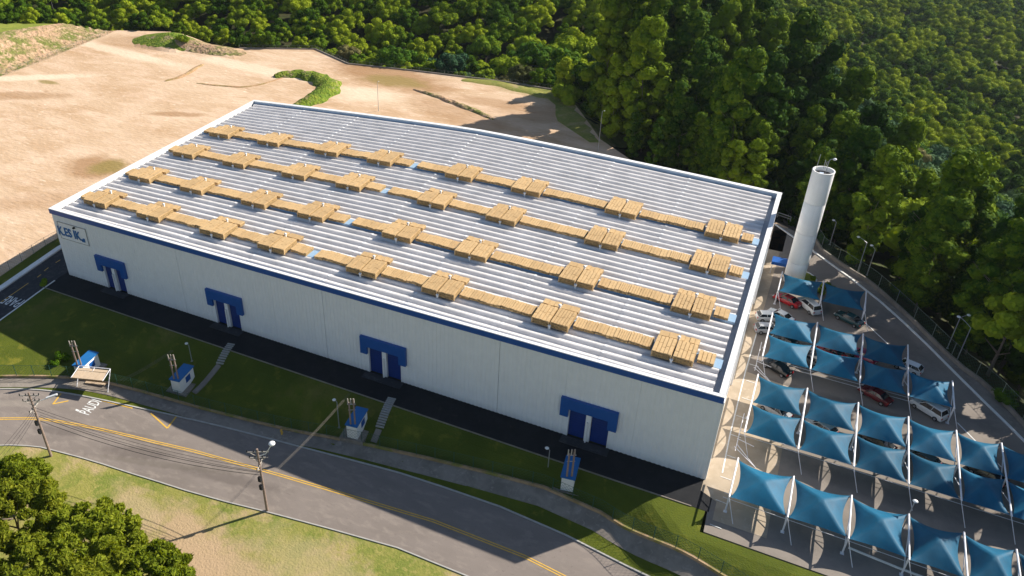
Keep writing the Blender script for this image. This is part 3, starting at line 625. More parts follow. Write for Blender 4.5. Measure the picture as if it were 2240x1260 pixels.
# ------------------------------------------------------------------ cardboard rows on the roof
def carton_mesh(lx, ly, h, slats, seed):
    r = random.Random(seed); mb = MB(); mb.box(-lx/2+.03, lx/2-.03, -ly/2+.05, ly/2-.05, 0, h-.06, 1)
    p = lx/slats
    for k in range(slats):
        a = -lx/2+k*p+.012; dz = r.uniform(-.06, .05); dy = r.uniform(-.08, .08)
        mb.box(a, a+p-.055, -ly/2+dy, ly/2+dy*.5, h-.12, h+dz, 0)
        if r.random() < .8: mb.box(a+.01, a+p-.05, -ly/2-.05+dy*.3, -ly/2+.03, .06+r.uniform(0, .05), h*.62, 1 if k % 2 else 0)
    return mb.mesh('carton', [MT['card'] if seed % 2 else MT['card2'], MT['cardend']])
def bundle_mesh(lx, ly, h, seed):
    r = random.Random(seed); mb = MB(); c = .22
    # octagonal bulging body seen from the end
    pr = [(-lx/2+.1, 0), (-lx/2-.02, h*.35), (-lx/2, h*.9), (lx/2, h*.9), (lx/2+.02, h*.35), (lx/2-.1, 0)]; n = len(pr)
    vs = [(x, y, z) for y in (-ly/2+.08, ly/2-.05) for x, z in pr]
    mb.add(vs, [tuple(range(n)), tuple(range(2*n-1, n-1, -1))]+[(k, n+k, n+(k+1) % n, (k+1) % n) for k in range(n)], 1)
    ns = r.choice((5, 6)); p = lx/ns
    for k in range(ns):
        a = -lx/2+k*p+.01; dz = r.uniform(-.04, .05); brk = r.uniform(.25, .7)*ly-ly/2
        mb.box(a, a+p-.06, -ly/2, brk-.03, h*.86, h+dz, 0); mb.box(a, a+p-.06, brk+.03, ly/2, h*.86, h+dz+r.uniform(-.02, .02), 0)
    for k in range(4):
        z0 = h*.12+k*h*.17; mb.box(-lx/2+.1+r.uniform(0, .3), lx/2-.1-r.uniform(0, .3), -ly/2-.04, -ly/2+.1, z0, z0+h*.12, 1)
    mb.box(-lx/2-.03, -lx/2+.12, -ly/2-.03, -ly/2+.1, .02, h*.95, 0); mb.box(lx/2-.12, lx/2+.03, -ly/2-.03, -ly/2+.1, .02, h*.95, 0)
    return mb.mesh('carton_bundle', [MT['card2'] if seed % 2 else MT['card'], MT['cardend']])
cart = [carton_mesh(1.44, 2.15, .5, s, i) for i, s in enumerate((4, 3, 5, 4, 3))]
bund = [bundle_mesh(2.38, 3.5, .95, i) for i in range(5)]
flat = [carton_mesh(2.4, 1.15, .42, s, 20+i) for i, s in enumerate((3, 2, 4))]
RN = ['front row', 'second row', 'third row', 'rear row']
CLX = [6.3, 18.4, 31.8, 43.2, 59.0, 71.3, 87.4, 102.9]
ventm = MB(); ventm.tube((0, 0, 0), (0, 0, 1.05), .14, n=8); ventm.tube((0, 0, 1.05), (0, 0, 1.2), .24, .2, n=8); ventm = ventm.mesh('roof_vent', MT['whitecap'], True)
for ri, y in enumerate(ROWY):
    def place(nm, me, x, yy, lab, cat, grp, dz=.33, rz=0):
        o = link(nm, me, None, (x, yy, roofz(x, yy)+dz), rz); o.rotation_euler = (0, -math.atan((roofz(x+.5, yy)-roofz(x-.5, yy))), rz); tag(o, lab, cat, grp); return o
    occ = []
    for ci, cx in enumerate(CLX):
        cx = cx+(ri-1.5)*.12
        for s in (-1, 1):
            sd = 'left' if s < 0 else 'right'
            x = cx+s*1.28
            place('carton_bundle', bund[(ci*3+ri+(s > 0)*2) % 5], x, y-.45, f'big {sd} bundle of tan cartons in {ORD[ci]} pair, {RN[ri]}', 'carton bundle', 'big carton bundles on the roof', .26, random.uniform(-.03, .03))
            place('flat_carton', flat[(ci+ri+(s > 0)) % 3], x, y+2.55, f'flat tan carton behind the {sd} big bundle of {ORD[ci]} pair, {RN[ri]}', 'carton', 'flat cartons behind the bundles', .27+.1, random.uniform(-.05, .05))
        v = link('roof_vent', ventm, wh, (cx, y+1.75, roofz(cx, y)+.25)); v2 = link('roof_vent', ventm, wh, (cx, y-2.3, roofz(cx, y)-.45))
        occ.append(cx)
    edges = [1.6]+occ+[107.5]
    for gi in range(len(edges)-1):
        a = edges[gi]+(0 if gi == 0 else 2.75); b = edges[gi+1]-(0 if gi == len(edges)-2 else 2.75)
        n = max(1, int(round((b-a)/1.46))); p = (b-a)/n
        for k in range(n):
            x = a+(k+.5)*p; p_ = p/1.44
            if gi == 4 and abs(x-49.6) < .8: continue
            lab = (f'narrow tan carton, {ORD[k]} right of the {ORD[gi-1]} bundle pair, {RN[ri]}' if gi else f'narrow tan carton, {ORD[k]} from the left end of the {RN[ri]}')
            place('cardboard_carton', cart[(gi*5+k*3+ri) % 5], x, y+random.uniform(-.07, .07), lab, 'carton', 'narrow cartons lying in rows on the roof', .265, random.uniform(-.015, .015)).scale = (p/1.455, 1, 1)

# ------------------------------------------------------------------ water tower
tb = at(1735, 614, 0)
tk = thing('water_tower', 'tall slim white cylindrical water tower beside the right end of warehouse', 'water tower', tb)
def ringsurf(mb, prof, n=40, mi=0):
    vs = []; m_ = len(prof)
    for r_, z_ in prof:
        for k in range(n): t = 2*math.pi*k/n; vs.append((r_*math.cos(t), r_*math.sin(t), z_))
    mb.add(vs, [(i*n+k, i*n+(k+1) % n, (i+1)*n+(k+1) % n, (i+1)*n+k) for i in range(m_-1) for k in range(n)], mi)
for za, zb in ((0, 4.0), (4.03, 9.5), (9.53, 15.0), (15.03, 20.3)):
    mb = MB(); ringsurf(mb, [(1.60, za), (1.61, za+.02), (1.61, zb-.02), (1.60, zb)]); mb.build('shell_ring', MT['tank'], tk, True)
mb = MB(); ringsurf(mb, [(1.61, 20.3), (1.64, 20.34), (1.64, 20.52), (1.40, 20.52), (1.40, 19.8)]); mb.build('tank_rim', MT['tank'], tk, True)
mb = MB(); mb.tube((0, 0, 19.6), (0, 0, 19.85), 1.41, n=32); mb.build('tank_lid', MT['tankin'], tk)
mb = MB(); mb.box(-.5, .1, -.3, .3, 19.85, 20.05); mb.build('hatch', MT['capblue'], tk)
mb = MB(); mb.path([(.35, .3, 19.9), (.35, .3, 21.9), (.5, .3, 22.3), (.9, .3, 22.5)], .05); mb.build('lamp_arm', MT['steelg'], tk)
mb = MB(); mb.ball((1.1, .3, 22.45), .3, 8, 0, .6); mb.build('lamp_head', MT['lampw'], tk, True)
mb = MB(); mb.tube((-1.1, .6, 20.4), (-1.0, .6, 22.8), .04); mb.tube((-.1, .9, 20.4), (-.1, .9, 21.9), .05); mb.tube((.1, .8, 20.4), (.15, .8, 21.7), .04); mb.build('antenna', MT['steelg'], tk)
# ladder inside the far side
pb_ = thing('pump_canopy', 'small dark blue canopy at the foot of the white water tower', 'canopy', at(1710, 598, 0))
mb = MB(); mb.box(-2.0, 2.2, -.9, 1.0, 2.3, 2.45); mb.box(-2.0, 2.2, -1.0, -.9, 1.9, 2.45); mb.build('canopy_roof', MT['blue'], pb_)
for sx in (-1.8, 2.0):
    for sy in (-.8, .85): mb = MB(); mb.tube((sx, sy, 0), (sx, sy, 2.3), .05); mb.build('post', MT['steelw'], pb_)

# ------------------------------------------------------------------ carports with blue sails
def sail_mesh(a, b, hpk=.95):
    ph = random.uniform(0, 6)
    N = 12; mb = MB(); vs = []; idx = {}
    for th in (0.0,):
        for i in range(N+1):
            for j in range(N+1):
                u = 2*i/N-1; v = 2*j/N-1
                x = a*u*(1-.19*(1-v*v)*abs(u)**1.0); y = b*v*(1-.12*(1-u*u)*abs(v))
                m_ = max(abs(u), abs(v)); z = hpk*(1-m_)**1.12-.28*(1-min(abs(u), abs(v))**2)*m_**3 + .0
                # folds running from the corners
                z += -.16*abs(abs(u)-abs(v))*(1-m_)+.03*math.sin(9*u+ph)*m_*(1-m_)*2+.035*math.sin(7*v+2*ph)*m_*(1-m_)*2
                vs.append((x, y, z))
    fs = [(i*(N+1)+j, (i+1)*(N+1)+j, (i+1)*(N+1)+j+1, i*(N+1)+j+1) for i in range(N) for j in range(N)]
    # split quads along the ridge direction
    tf = []
    for i in range(N):
        for j in range(N):
            q = fs[i*N+j]; u = 2*(i+.5)/N-1; v = 2*(j+.5)/N-1
            tf += [(q[0], q[1], q[2]), (q[0], q[2], q[3])] if u*v > 0 else [(q[0], q[1], q[3]), (q[1], q[2], q[3])]
    mb.add(vs, tf); me = mb.mesh('sail', MT['sail'], True); return me
COLX = [112.7, 119.0, 125.2, 131.0, 136.3, 141.1, 146.2, 151.5]
CP = [  # label, (y0,y1) list, number of sails in each
    ('short carport with two blue sails beside the water tower', [(49.9, 43.8, 2)]),
    ('double carport with two rows of blue sails over red and dark cars', [(37.1, 31.2, 3), (30.9, 24.9, 4)]),
    ('largest double carport with blue sails, third one out from the water tower', [(20.2, 14.0, 6), (13.7, 7.6, 7)]),
    ('carport row of blue sails nearest the bottom right grass bank', [(2.4, -4.3, 7)])]
HS = 2.7
for lab, rows in CP:
    y_top = rows[0][0]; y_bot = rows[-1][1]; yc = (y_top+y_bot)/2 if len(rows) > 1 else y_bot+.4
    t = thing('carport', lab, 'carport', (COLX[0], yc, 0), 0, 'carports with blue sails')
    nc = max(r[2] for r in rows)+1
    sk = .0
    for (ya, yb, n) in rows:
        for k in range(n):
            xa, xb = COLX[k]+.12, COLX[k+1]-.12; cy = (ya+yb)/2-(xa-COLX[0])*.032
            me = sail_mesh((xb-xa)/2, abs(ya-yb)/2-.08, random.uniform(.95, 1.3))
            o = link('sail', me, t, ((xa+xb)/2-t.location.x, cy-t.location.y, HS-.02))
            mb = MB(); mb.tube((0, 0, HS), (0, 0, HS+1.15), .035); 
    for k in range(nc):
        x = COLX[k]; dy = -(x-COLX[0])*.032
        rr = [r for r in rows if r[2] >= k]
        if not rr: continue
        ya = max(r[0] for r in rr)+dy; yb = min(r[1] for r in rr)+dy; ym = (ya+yb)/2 if len(rr) > 1 else yb+.25
        mb = MB(); mb.tube((x, ya+.1, HS+.12), (x, yb-.1, HS+.12), .1, n=8); mb.build('beam', MT['steelw'], t, world=True)
        mb = MB(); mb.tube((x, ym, 0), (x, ym, HS+.1), .1, n=8); mb.box(x-.2, x+.2, ym-.2, ym+.2, 0, .05); mb.build('post', MT['steelw'], t, world=True)
        for s in ((1, -1) if len(rr) > 1 else (1,)):
            mb = MB(); e = ym+s*(ya-yb)*(.33 if len(rr) > 1 else .6); mb.tube((x, ym, .9), (x, e, HS+.08), .05); mb.build('strut', MT['steelw'], t, world=True)
        mb = MB(); mb.tube((x, yb, HS), (x+1.1, yb-1.3, .05), .04); mb.build('stay', MT['steelw'], t, world=True)
    # rear barrier rails
    if nc > 4:
        yb = rows[-1][1]; mb = MB()
        for dy2 in (1.7, 2.5): mb.tube((COLX[0]-.6, yb+dy2, .75), (COLX[nc-1], yb+dy2-(COLX[nc-1]-COLX[0])*.032, .75), .035)
        mb.build('barrier_rail', MT['steelw'], t, world=True)
# end ladder frames near the building side
for lab, ya, yb in (('white tube frame at the building end of the sails over the red cars', 31, 24.8), ('white tube frame at the building end of the largest sail carport', 13.5, 7)):
    t = thing('tube_frame', lab, 'frame', (112, yb, 0))
    mb = MB(); mb.path([(112.2, yb, .9), (112.2, yb, 1.0), (114.9, yb-2.2, .06)], .05); mb.path([(112.1, yb+1.2, .9), (114.2, yb+.6, .9)], .05); mb.path([(112.0, yb-.4, .85), (114.9, yb-2.2, .06)], .05); mb.build('brace', MT['steelw'], t, world=True)
    mb = MB(); mb.tube((112.2, ya, .92), (112.2, yb-1.2, .92), .05)
    for q in range(4): yy = lerp(ya, yb, q/3); mb.tube((112.2, yy, 0), (112.2, yy, .92), .045)
    mb.build('rail', MT['steelw'], t, world=True)

# ------------------------------------------------------------------ cars
def car_parts(kind):
    """returns list of (name, mesh, material key or None=paint, children)"""
    suv = kind == 'suv'; L = 4.35 if kind == 'sedan' else (3.9 if kind == 'hatch' else 4.5); Wd = .86; hb = .92 if not suv else 1.05; ht = 1.44 if not suv else 1.72
    x0, x1 = -L/2, L/2
    tops = {'sedan': [(x0, .62, .78), (x0+.12, .9, .86), (x0+.95, .98, .93), (x0+1.5, 1.0, 1), (.1, .98, 1), (x1-1.15, .92, .98), (x1-.35, .80, .92), (x1, .60, .76)],
            'hatch': [(x0, .66, .84), (x0+.1, .96, .92), (x0+.5, 1.0, .97), (x0+1.2, 1.0, 1), (.2, .98, 1), (x1-1.0, .93, .98), (x1-.3, .80, .92), (x1, .60, .76)],
            'suv': [(x0, .75, .88), (x0+.08, 1.08, .95), (x0+.5, 1.12, .98), (x0+1.3, 1.12, 1), (.2, 1.1, 1), (x1-1.1, 1.06, .99), (x1-.25, .95, .94), (x1, .7, .8)]}[kind]
    mb = MB(); vs = []
    for x, z, wf in tops:
        w_ = Wd*wf; vs += [(x, -w_*.92, .24), (x, -w_, .42), (x, -w_*.985, z*.72), (x, -w_*.88, z), (x, w_*.88, z), (x, w_*.985, z*.72), (x, w_, .42), (x, w_*.92, .24)]
    n = len(tops); fs = [(i*8+k, (i+1)*8+k, (i+1)*8+(k+1) % 8, i*8+(k+1) % 8) for i in range(n-1) for k in range(8)]
    fs += [tuple(range(8)), tuple(range((n-1)*8+7, (n-1)*8-1, -1))]; mb.add(vs, [f[::-1] for f in fs]); body = mb
    ca, cb, cc, cdx = {'sedan': (x0+.7, x0+1.35, .35, 1.05), 'hatch': (x0+.12, x0+.6, .3, 1.0), 'suv': (x0+.12, x0+.45, .45, 1.1)}[kind]
    gl = MB(); wv = Wd*.88; wt = Wd*.70; zb = tops[3][1]-.03
    vs = [(ca, -wv, zb), (cdx, -wv, zb-.04), (cdx, wv, zb-.04), (ca, wv, zb), (cb, -wt, ht-.05), (cc, -wt, ht-.05), (cc, wt, ht-.05), (cb, wt, ht-.05)]
    gl.add(vs, [(0, 3, 2, 1), (4, 5, 6, 7), (0, 1, 5, 4), (1, 2, 6, 5), (2, 3, 7, 6), (3, 0, 4, 7)])
    rf = MB(); rf.add([(cb-.05, -wt-.02, ht-.07), (cc+.08, -wt-.02, ht-.08), (cc+.08, wt+.02, ht-.08), (cb-.05, wt+.02, ht-.07), (cb+.1, -wt+.1, ht), (cc-.08, -wt+.1, ht), (cc-.08, wt-.1, ht), (cb+.1, wt-.1, ht)],
                      [(0, 3, 2, 1), (4, 5, 6, 7), (0, 1, 5, 4), (1, 2, 6, 5), (2, 3, 7, 6), (3, 0, 4, 7)])
    for s in (-1, 1):
        for (xa, xb_) in ((ca+.02, cb), (cdx-.02, cc), ((ca+cdx)/2-.1, (cb+cc)/2-.05)):
            rf.tube((xa, s*(wv+.005), zb), (xb_, s*(wt+.005), ht-.06), .04, n=4)
    wheels = []
    for sx in (x0+.78, x1-.85):
        for s in (-1, 1):
            m1 = MB(); m1.tube((sx, s*(Wd-.2), .32), (sx, s*(Wd+.02), .32), .32, n=16); m2 = MB(); m2.tube((sx, s*(Wd+.0), .32), (sx, s*(Wd+.035), .32), .19, n=12); wheels.append((m1, m2))
    lights = []
    for s in (-1, 1):
        a = MB(); a.box(x1-.16, x1-.02, s*.58-.17, s*.58+.17, .56, .70); lights.append(('headlight', a, 'white_l'))
        b = MB(); b.box(x0-.0, x0+.1, s*.62-.14, s*.62+.14, .62, .84); lights.append(('taillight', b, 'red_l'))
    pl_ = MB(); pl_.box(x0-.02, x0+.03, -.25, .25, .42, .55); lights.append(('number_plate', pl_, 'white_l'))
    mir = []
    for s in (-1, 1): m3 = MB(); m3.box(cdx-.25, cdx-.1, s*(Wd+.1)-.09, s*(Wd+.1)+.09, zb-.02, zb+.14); mir.append(m3)
    return body, gl, rf, wheels, lights, mir
_cars = {}
def car(kind, paint, loc, rz, label):
    if kind not in _cars:
        body, gl, rf, wh_, li, mi = car_parts(kind)
        _cars[kind] = dict(body=body.mesh('body', MT['car_white'], False), gl=gl.mesh('window_glass', MT['glass']), rf=rf.mesh('roof', MT['car_white']),
                           wh=[(a.mesh('wheel', MT['tyre']), b.mesh('rim', MT['rim'])) for a, b in wh_], li=[(n_, m_.mesh(n_, MT[k_])) for n_, m_, k_ in li], mi=[m_.mesh('mirror', MT['car_white']) for m_ in mi])
    k = _cars[kind]; t = thing('parked_car', label, 'car', loc, rz, 'cars parked in the yard'); pm = MT['car_'+paint]
    def p(nm, me, paintit=False):
        o = link(nm, me, t)
        if paintit: o.material_slots[0].link = 'OBJECT'; o.material_slots[0].material = pm
        return o
    b = p('body', k['body'], True); bv = b.modifiers.new('bevel', 'BEVEL'); bv.width = .06; bv.segments = 2; bv.limit_method = 'ANGLE'; bv.angle_limit = R(25)
    p('window_glass', k['gl']); p('roof', k['rf'], True)
    for a, r_ in k['wh']: o = p('wheel', a); link('rim', r_, o)
    for n_, m_ in k['li']: p(n_, m_)
    for m_ in k['mi']: p('mirror', m_, True)
    return t
def cpx(px, py, h=.7): v = at(px, py, h); return (v.x, v.y, 0.03)
car('sedan', 'red', cpx(1722, 655), R(155), 'bright red car half under the front sail beside the water tower')
car('suv', 'white', cpx(1769, 667), R(130), 'white hatchback with dark rear window between the two tower sails')
car('sedan', 'teal', cpx(1858, 696), R(150), 'dark teal car beneath the right end of the tower sails')
car('sedan', 'white', cpx(1707, 690), R(152), 'white sedan parked just behind the left sail of double carport')
car('hatch', 'white', cpx(1683, 692), R(20), 'white car close to the warehouse, upper of two by the wall')
car('hatch', 'silver', cpx(1680, 718), R(20), 'pale car close to the warehouse, lower of two by the wall')
car('sedan', 'red', cpx(1820, 769), R(150), 'red car showing in the gap between the double sail rows')
car('hatch', 'pink', cpx(1889, 776), R(150), 'crimson car whose nose shows in gap right of second sail')
car('sedan', 'black', cpx(1722, 746), R(150), 'black car in the gap under the leftmost double sails')
car('hatch', 'white', cpx(1986, 800), R(160), 'white car showing at the right end of the upper double sails')
car('sedan', 'darkred', cpx(1915, 862), R(150), 'dark red car in shade below the double carport')
car('suv', 'white', cpx(2032, 893), R(145), 'white estate car in tree shade below the rightmost double sail')
car('sedan', 'black', cpx(1700, 802), R(150), 'black car in shadow below the leftmost lower sail of double carport')
car('hatch', 'grey', cpx(1775, 785), R(150), 'grey car showing at the lens gap between first two lower sails')
car('sedan', 'silver', cpx(1697, 895), R(150), 'silver car in the gap of the largest carport, leftmost')
car('hatch', 'white', cpx(1797, 932), R(150), 'white car in the gap of the largest carport, second from left')
car('sedan', 'black', cpx(1920, 963), R(150), 'black car in the gap of the largest carport, in the middle')
car('hatch', 'grey', cpx(2018, 1000), R(150), 'dark grey car in the gap of the largest carport, toward the right')
car('sedan', 'black', cpx(2160, 1035), R(150), 'black car in the gap of the largest carport, far right')

# ------------------------------------------------------------------ fences
def fence(name, label, pts, h, sp, wm, pm, z_off=0.0, wall=0.0, wallm=None, post_r=.045, gap=.34, out=False):
    p0 = pts[0]; t = thing(name, label, 'fence', (p0.x, p0.y, hz(p0.x, p0.y)))
    P = chain(pts, 1.2); tot = 0
    if wall: ribbon('base_wall', pts, .28, -.35, wall, wallm or MT['walk'], t)
    S = [0.0]
    for a, b in zip(P[:-1], P[1:]): S.append(S[-1]+(b-a).length)
    Z = hzv([tuple(p) for p in P])+z_off+wall
    def pos(s):
        s = min(max(s, 0), S[-1]); i = int(np.searchsorted(S, s)); i = min(max(i, 1), len(P)-1); u = (s-S[i-1])/max(1e-6, S[i]-S[i-1])
        q = P[i-1].lerp(P[i], u); return Vector((q.x, q.y, lerp(Z[i-1], Z[i], u)))
    n = max(1, int(round(S[-1]/sp)))
    pmsh = MB(); pmsh.tube((0, 0, -.3), (0, 0, h+.05), post_r, n=6); pmsh.tube((0, 0, h+.05), (.0, -.25 if out else .0, h+.35 if out else h+.08), post_r*.8, n=6); pmsh = pmsh.mesh('post', pm)
    for k in range(n+1): q = pos(S[-1]*k/n); link('post', pmsh, t, q-t.location)
    r = MB()
    for k in range(len(P)-1): a = pos(S[k]); b = pos(S[k+1]); r.tube(a+Vector((0, 0, h)), b+Vector((0, 0, h)), .025, n=4, caps=False); r.tube(a+Vector((0, 0, .12)), b+Vector((0, 0, .12)), .018, n=3, caps=False)
    r.build('rail', pm, t, world=True)
    wmesh = MB(); s = 0.0; hh = h-.1; th = .011
    while s < S[-1]:
        for dr in (1, -1):
            a = pos(s)+Vector((0, 0, .12 if dr > 0 else h)); b = pos(s+hh)+Vector((0, 0, h if dr > 0 else .12))
            if s+hh > S[-1]: continue
            wmesh.tube(a, b, th, n=3, caps=False)
        s += gap
    o = wmesh.build('chain_link', wm, t, world=True); o['kind'] = 'stuff'
    return t
fence('lawn_fence', 'dark green mesh fence on a low wall between sidewalk and lawn', offs(walk_up, .12), 1.9, 2.6, MT['wiregreen'], MT['wiregreen'], wall=.55, wallm=MT['bare'], gap=.5)
fence('road_fence', 'wire fence with slim posts between side road and bare earth lot', [Vector((-12, -40)), at(0, 618).to_2d()+Vector((-1.3, .3)), Vector((-12.0, 4)), Vector((-11.8, 60))], 1.9, 3.0, MT['wireg'], MT['wireg'], gap=.6)
fence('lot_back_fence', 'low dark fence along the far edge of the bare earth lot', [Vector(p) for p in [(-58, 124), (-34.6, 133), (-17, 124.2), (3.6, 126.2), (32, 127.8), (50, 126.8)]], .9, 4.0, MT['wireg'], MT['wireg'], wall=.35, wallm=MT['walk'], gap=1.2)
fence('bank_fence', 'thin post fence at the foot of the scrubby bank', [Vector(p) for p in [(-106.2, 58), (-107.8, 88), (-109.9, 108), (-111, 119)]], 1.5, 4.0, MT['wireg'], MT['wireg'], gap=1.5)
fence('warehouse_back_fence', 'tall thin post fence behind the far side of the warehouse', [Vector(p) for p in [(-8, 78), (30, 82), (60, 84), (72, 82), (95, 73)]], 2.2, 4.2, MT['wireg'], MT['wireg'], gap=1.5, out=True)
fence('perimeter_fence', 'dark mesh fence on a concrete wall at the forest edge', wallR, 2.2, 4.5, MT['wiregreen'], MT['wireg'], wall=.75, wallm=MT['walk'], gap=.6)
g = thing('steel_gate', 'small steel barrier rail at the back corner beside the warehouse', 'gate', at(1712, 478, 0))
mb = MB(); mb.path([(-1.0, 0, 0), (-1.0, 0, 1.1), (1.4, -.9, 1.1), (1.4, -.9, 0)], .05); mb.path([(-1.0, 0, .6), (1.4, -.9, .6)], .04); mb.build('rail', MT['steelg'], g)

# ------------------------------------------------------------------ lamps and poles
def lamp(label, base, h, arm, name='street_lamp', head=.28, m=None):
    t = thing(name, label, 'street lamp', base); m = m or MT['steelg']
    mb = MB(); mb.tube((0, 0, 0), (0, 0, h), .075, .05); mb.box(-.15, .15, -.15, .15, 0, .06); mb.build('pole', m, t)
    ax, ay = arm; l = math.hypot(ax, ay)
    mb = MB(); pts = [(ax*s, ay*s, h+l*.35*math.sin(s*math.pi/2)) for s in (0, .25, .5, .75, 1)]; mb.path(pts, .035); mb.build('arm', m, t)
    mb = MB(); mb.ball((ax, ay, h+l*.35-.02), head, 8, 0, .45); mb.build('lamp_head', MT['lampw'], t, True); return t
lamp('tall grey lamp with long arm at the right forest edge, in front of dark trees', at(2092, 790, 0), 6.0, (-1.6, 1.2))
lamp('grey lamp behind the wall just left of the long-armed right lamp', at(2072, 762, 0), 5.6, (1.0, .6))
lamp('grey lamp with white head right of the water tower, left of two', at(1874, 600, 0), 6.2, (-1.4, .6))
lamp('grey lamp with white head right of the water tower, right of two', at(1896, 602, 0), 5.0, (-.6, .8))
lamp('small lamp right beside the top half of the water tower shaft', at(1815, 535, 0), 4.6, (-.5, .3))
lamp('slim lamp rising behind the back right corner of the roof', at(1575, 380, 0), 6.5, (.5, .2))
lamp('tall thin pole behind the warehouse at the end of the earth lot', at(1308, 330, 0), 9.5, (.4, .2), head=.15)
lamp('thin pole standing in the earth lot behind the middle roof edge', at(828, 243, 0), 7.8, (.3, .2), head=.15)
lamp('short lamp on the lawn beside the second transformer hut', at(420, 790), 3.0, (-.5, .1))
lamp('short lamp on the lawn beside the third transformer hut', at(742, 935), 4.6, (-.5, .1))
lamp('short lamp beside the fourth transformer hut near the dark apron', at(1198, 1030, -1), 3.6, (-.4, .1))
lamp('pale pole by the field at the top left corner', at(122, 42), 8.0, (.4, .2), head=.15)
lamp('short pale pole beyond the bank at top left', at(182, 57), 4.2, (.3, .2), head=.15)
lamp('ball topped post between sails of the bottom right carport', at(1975, 1155, 0), 4.4, (.05, .05), head=.3)
lamp('white headed lamp in the far forest right of centre', at(2130, 510, -4), 6.0, (-1.0, .5))

def utility(label, base, top_h, big=True, lean=(0, 0)):
    t = thing('utility_pole', label, 'utility pole', base); lx, ly = lean
    mb = MB(); mb.tube((0, 0, -.3), (lx, ly, top_h), .2, .12, n=10); mb.build('pole', MT['woodpole'], t)
    for z, l, a in ((top_h-.5, 1.3, .5), (top_h-1.4, 1.1, .5), (top_h-2.6, 1.0, 1.9)):
        mb = MB(); d = Vector((math.cos(a), math.sin(a), 0))*l; c_ = Vector((lx*z/top_h, ly*z/top_h, z)); mb.tube(c_-d, c_+d, .07, n=6); mb.build('crossarm', MT['barkp'], t)
        mb = MB(); mb.tube(c_-d*.8, c_+Vector((0, 0, -.8)), .035, n=5); mb.tube(c_+d*.8, c_+Vector((0, 0, -.8)), .035, n=5); mb.build('brace', MT['barkp'], t)
        mb = MB()
        for s in (-.95, -.35, .45, .95): mb.tube(c_+d*s+Vector((0, 0, .05)), c_+d*s+Vector((0, 0, .32)), .07, .05, n=6)
        o = mb.build('insulators', MT['dark'], t); o['kind'] = 'stuff'
    for z in (top_h*.55, top_h*.42): mb = MB(); mb.box(-.28, .1, -.45, -.15, z-.35, z+.35); mb.build('junction_box', MT['dark'], t)
    return t
ub = at(112, 998); u1 = utility('tall leaning utility pole with crossarms on the left verge', ub, 11.2)
mb = MB(); mb.path([(0, 0, 8.8), (.7, .5, 9.6), (1.6, 1.2, 9.9)], .05); mb.build('lamp_arm', MT['lampw'], u1)
mb = MB(); mb.add([(1.45, 1.05, 9.95), (2.6, 1.95, 10.3), (2.4, 2.2, 10.3), (1.3, 1.3, 9.95), (1.45, 1.05, 9.8), (2.6, 1.95, 10.12), (2.4, 2.2, 10.12), (1.3, 1.3, 9.8)], [(0, 1, 2, 3), (7, 6, 5, 4), (0, 4, 5, 1), (1, 5, 6, 2), (2, 6, 7, 3), (3, 7, 4, 0)]); mb.build('lamp_head', MT['lampw'], u1)
# second pole: its top stands at about (550, 975)
ub2 = at(585, 1118); u2 = utility('utility pole with white lamp beside the shaded street, lower centre', ub2, 10.6)
mb = MB(); mb.path([(0, 0, 9.4), (.9, .35, 9.9), (1.6, .6, 11.2)], .05); mb.build('lamp_arm', MT['lampw'], u2)
mb = MB(); mb.ball((1.75, .72, 11.6), .42, 10, 0, .5); mb.build('lamp_head', MT['lampw'], u2, True)

def wire(label, a, b, sag=.6, r=.03, m=None, n=14, cat='cable', grp='overhead cables'):
    a = Vector(a); b = Vector(b); pts = [a.lerp(b, k/n)-Vector((0, 0, sag*4*(k/n)*(1-k/n))) for k in range(n+1)]
    mb = MB(); mb.path(pts, r, 4); o = mb.build('overhead_cable', m or MT['cable']); tag(o, label, cat, grp); return o
T1 = ub+Vector((0, 0, 8.4)); T2 = ub2+Vector((0, 0, 7.6))
for k, (dz, dx) in enumerate(((0, -.5), (-.5, .0), (-1.0, .4), (-1.4, .1), (-2.2, .0))):
    wire(f'{ORD[k]} black cable from the top of those running right from the left utility pole', T1+Vector((dx, .2, dz)), T2+Vector((dx, 0, dz*.6)), 1.0+.12*k, .026 if k < 3 else .04)
for k in range(4):
    e = at(15+k*18, 1015, 3.0)-Vector((2, 3, 0)); wire(f'{ORD[k]} black cable from the left running from the left utility pole to the trees', T1+Vector((-.6+.3*k, -.1, -.6)), e+Vector((0, -4, 0)), .8, .024)

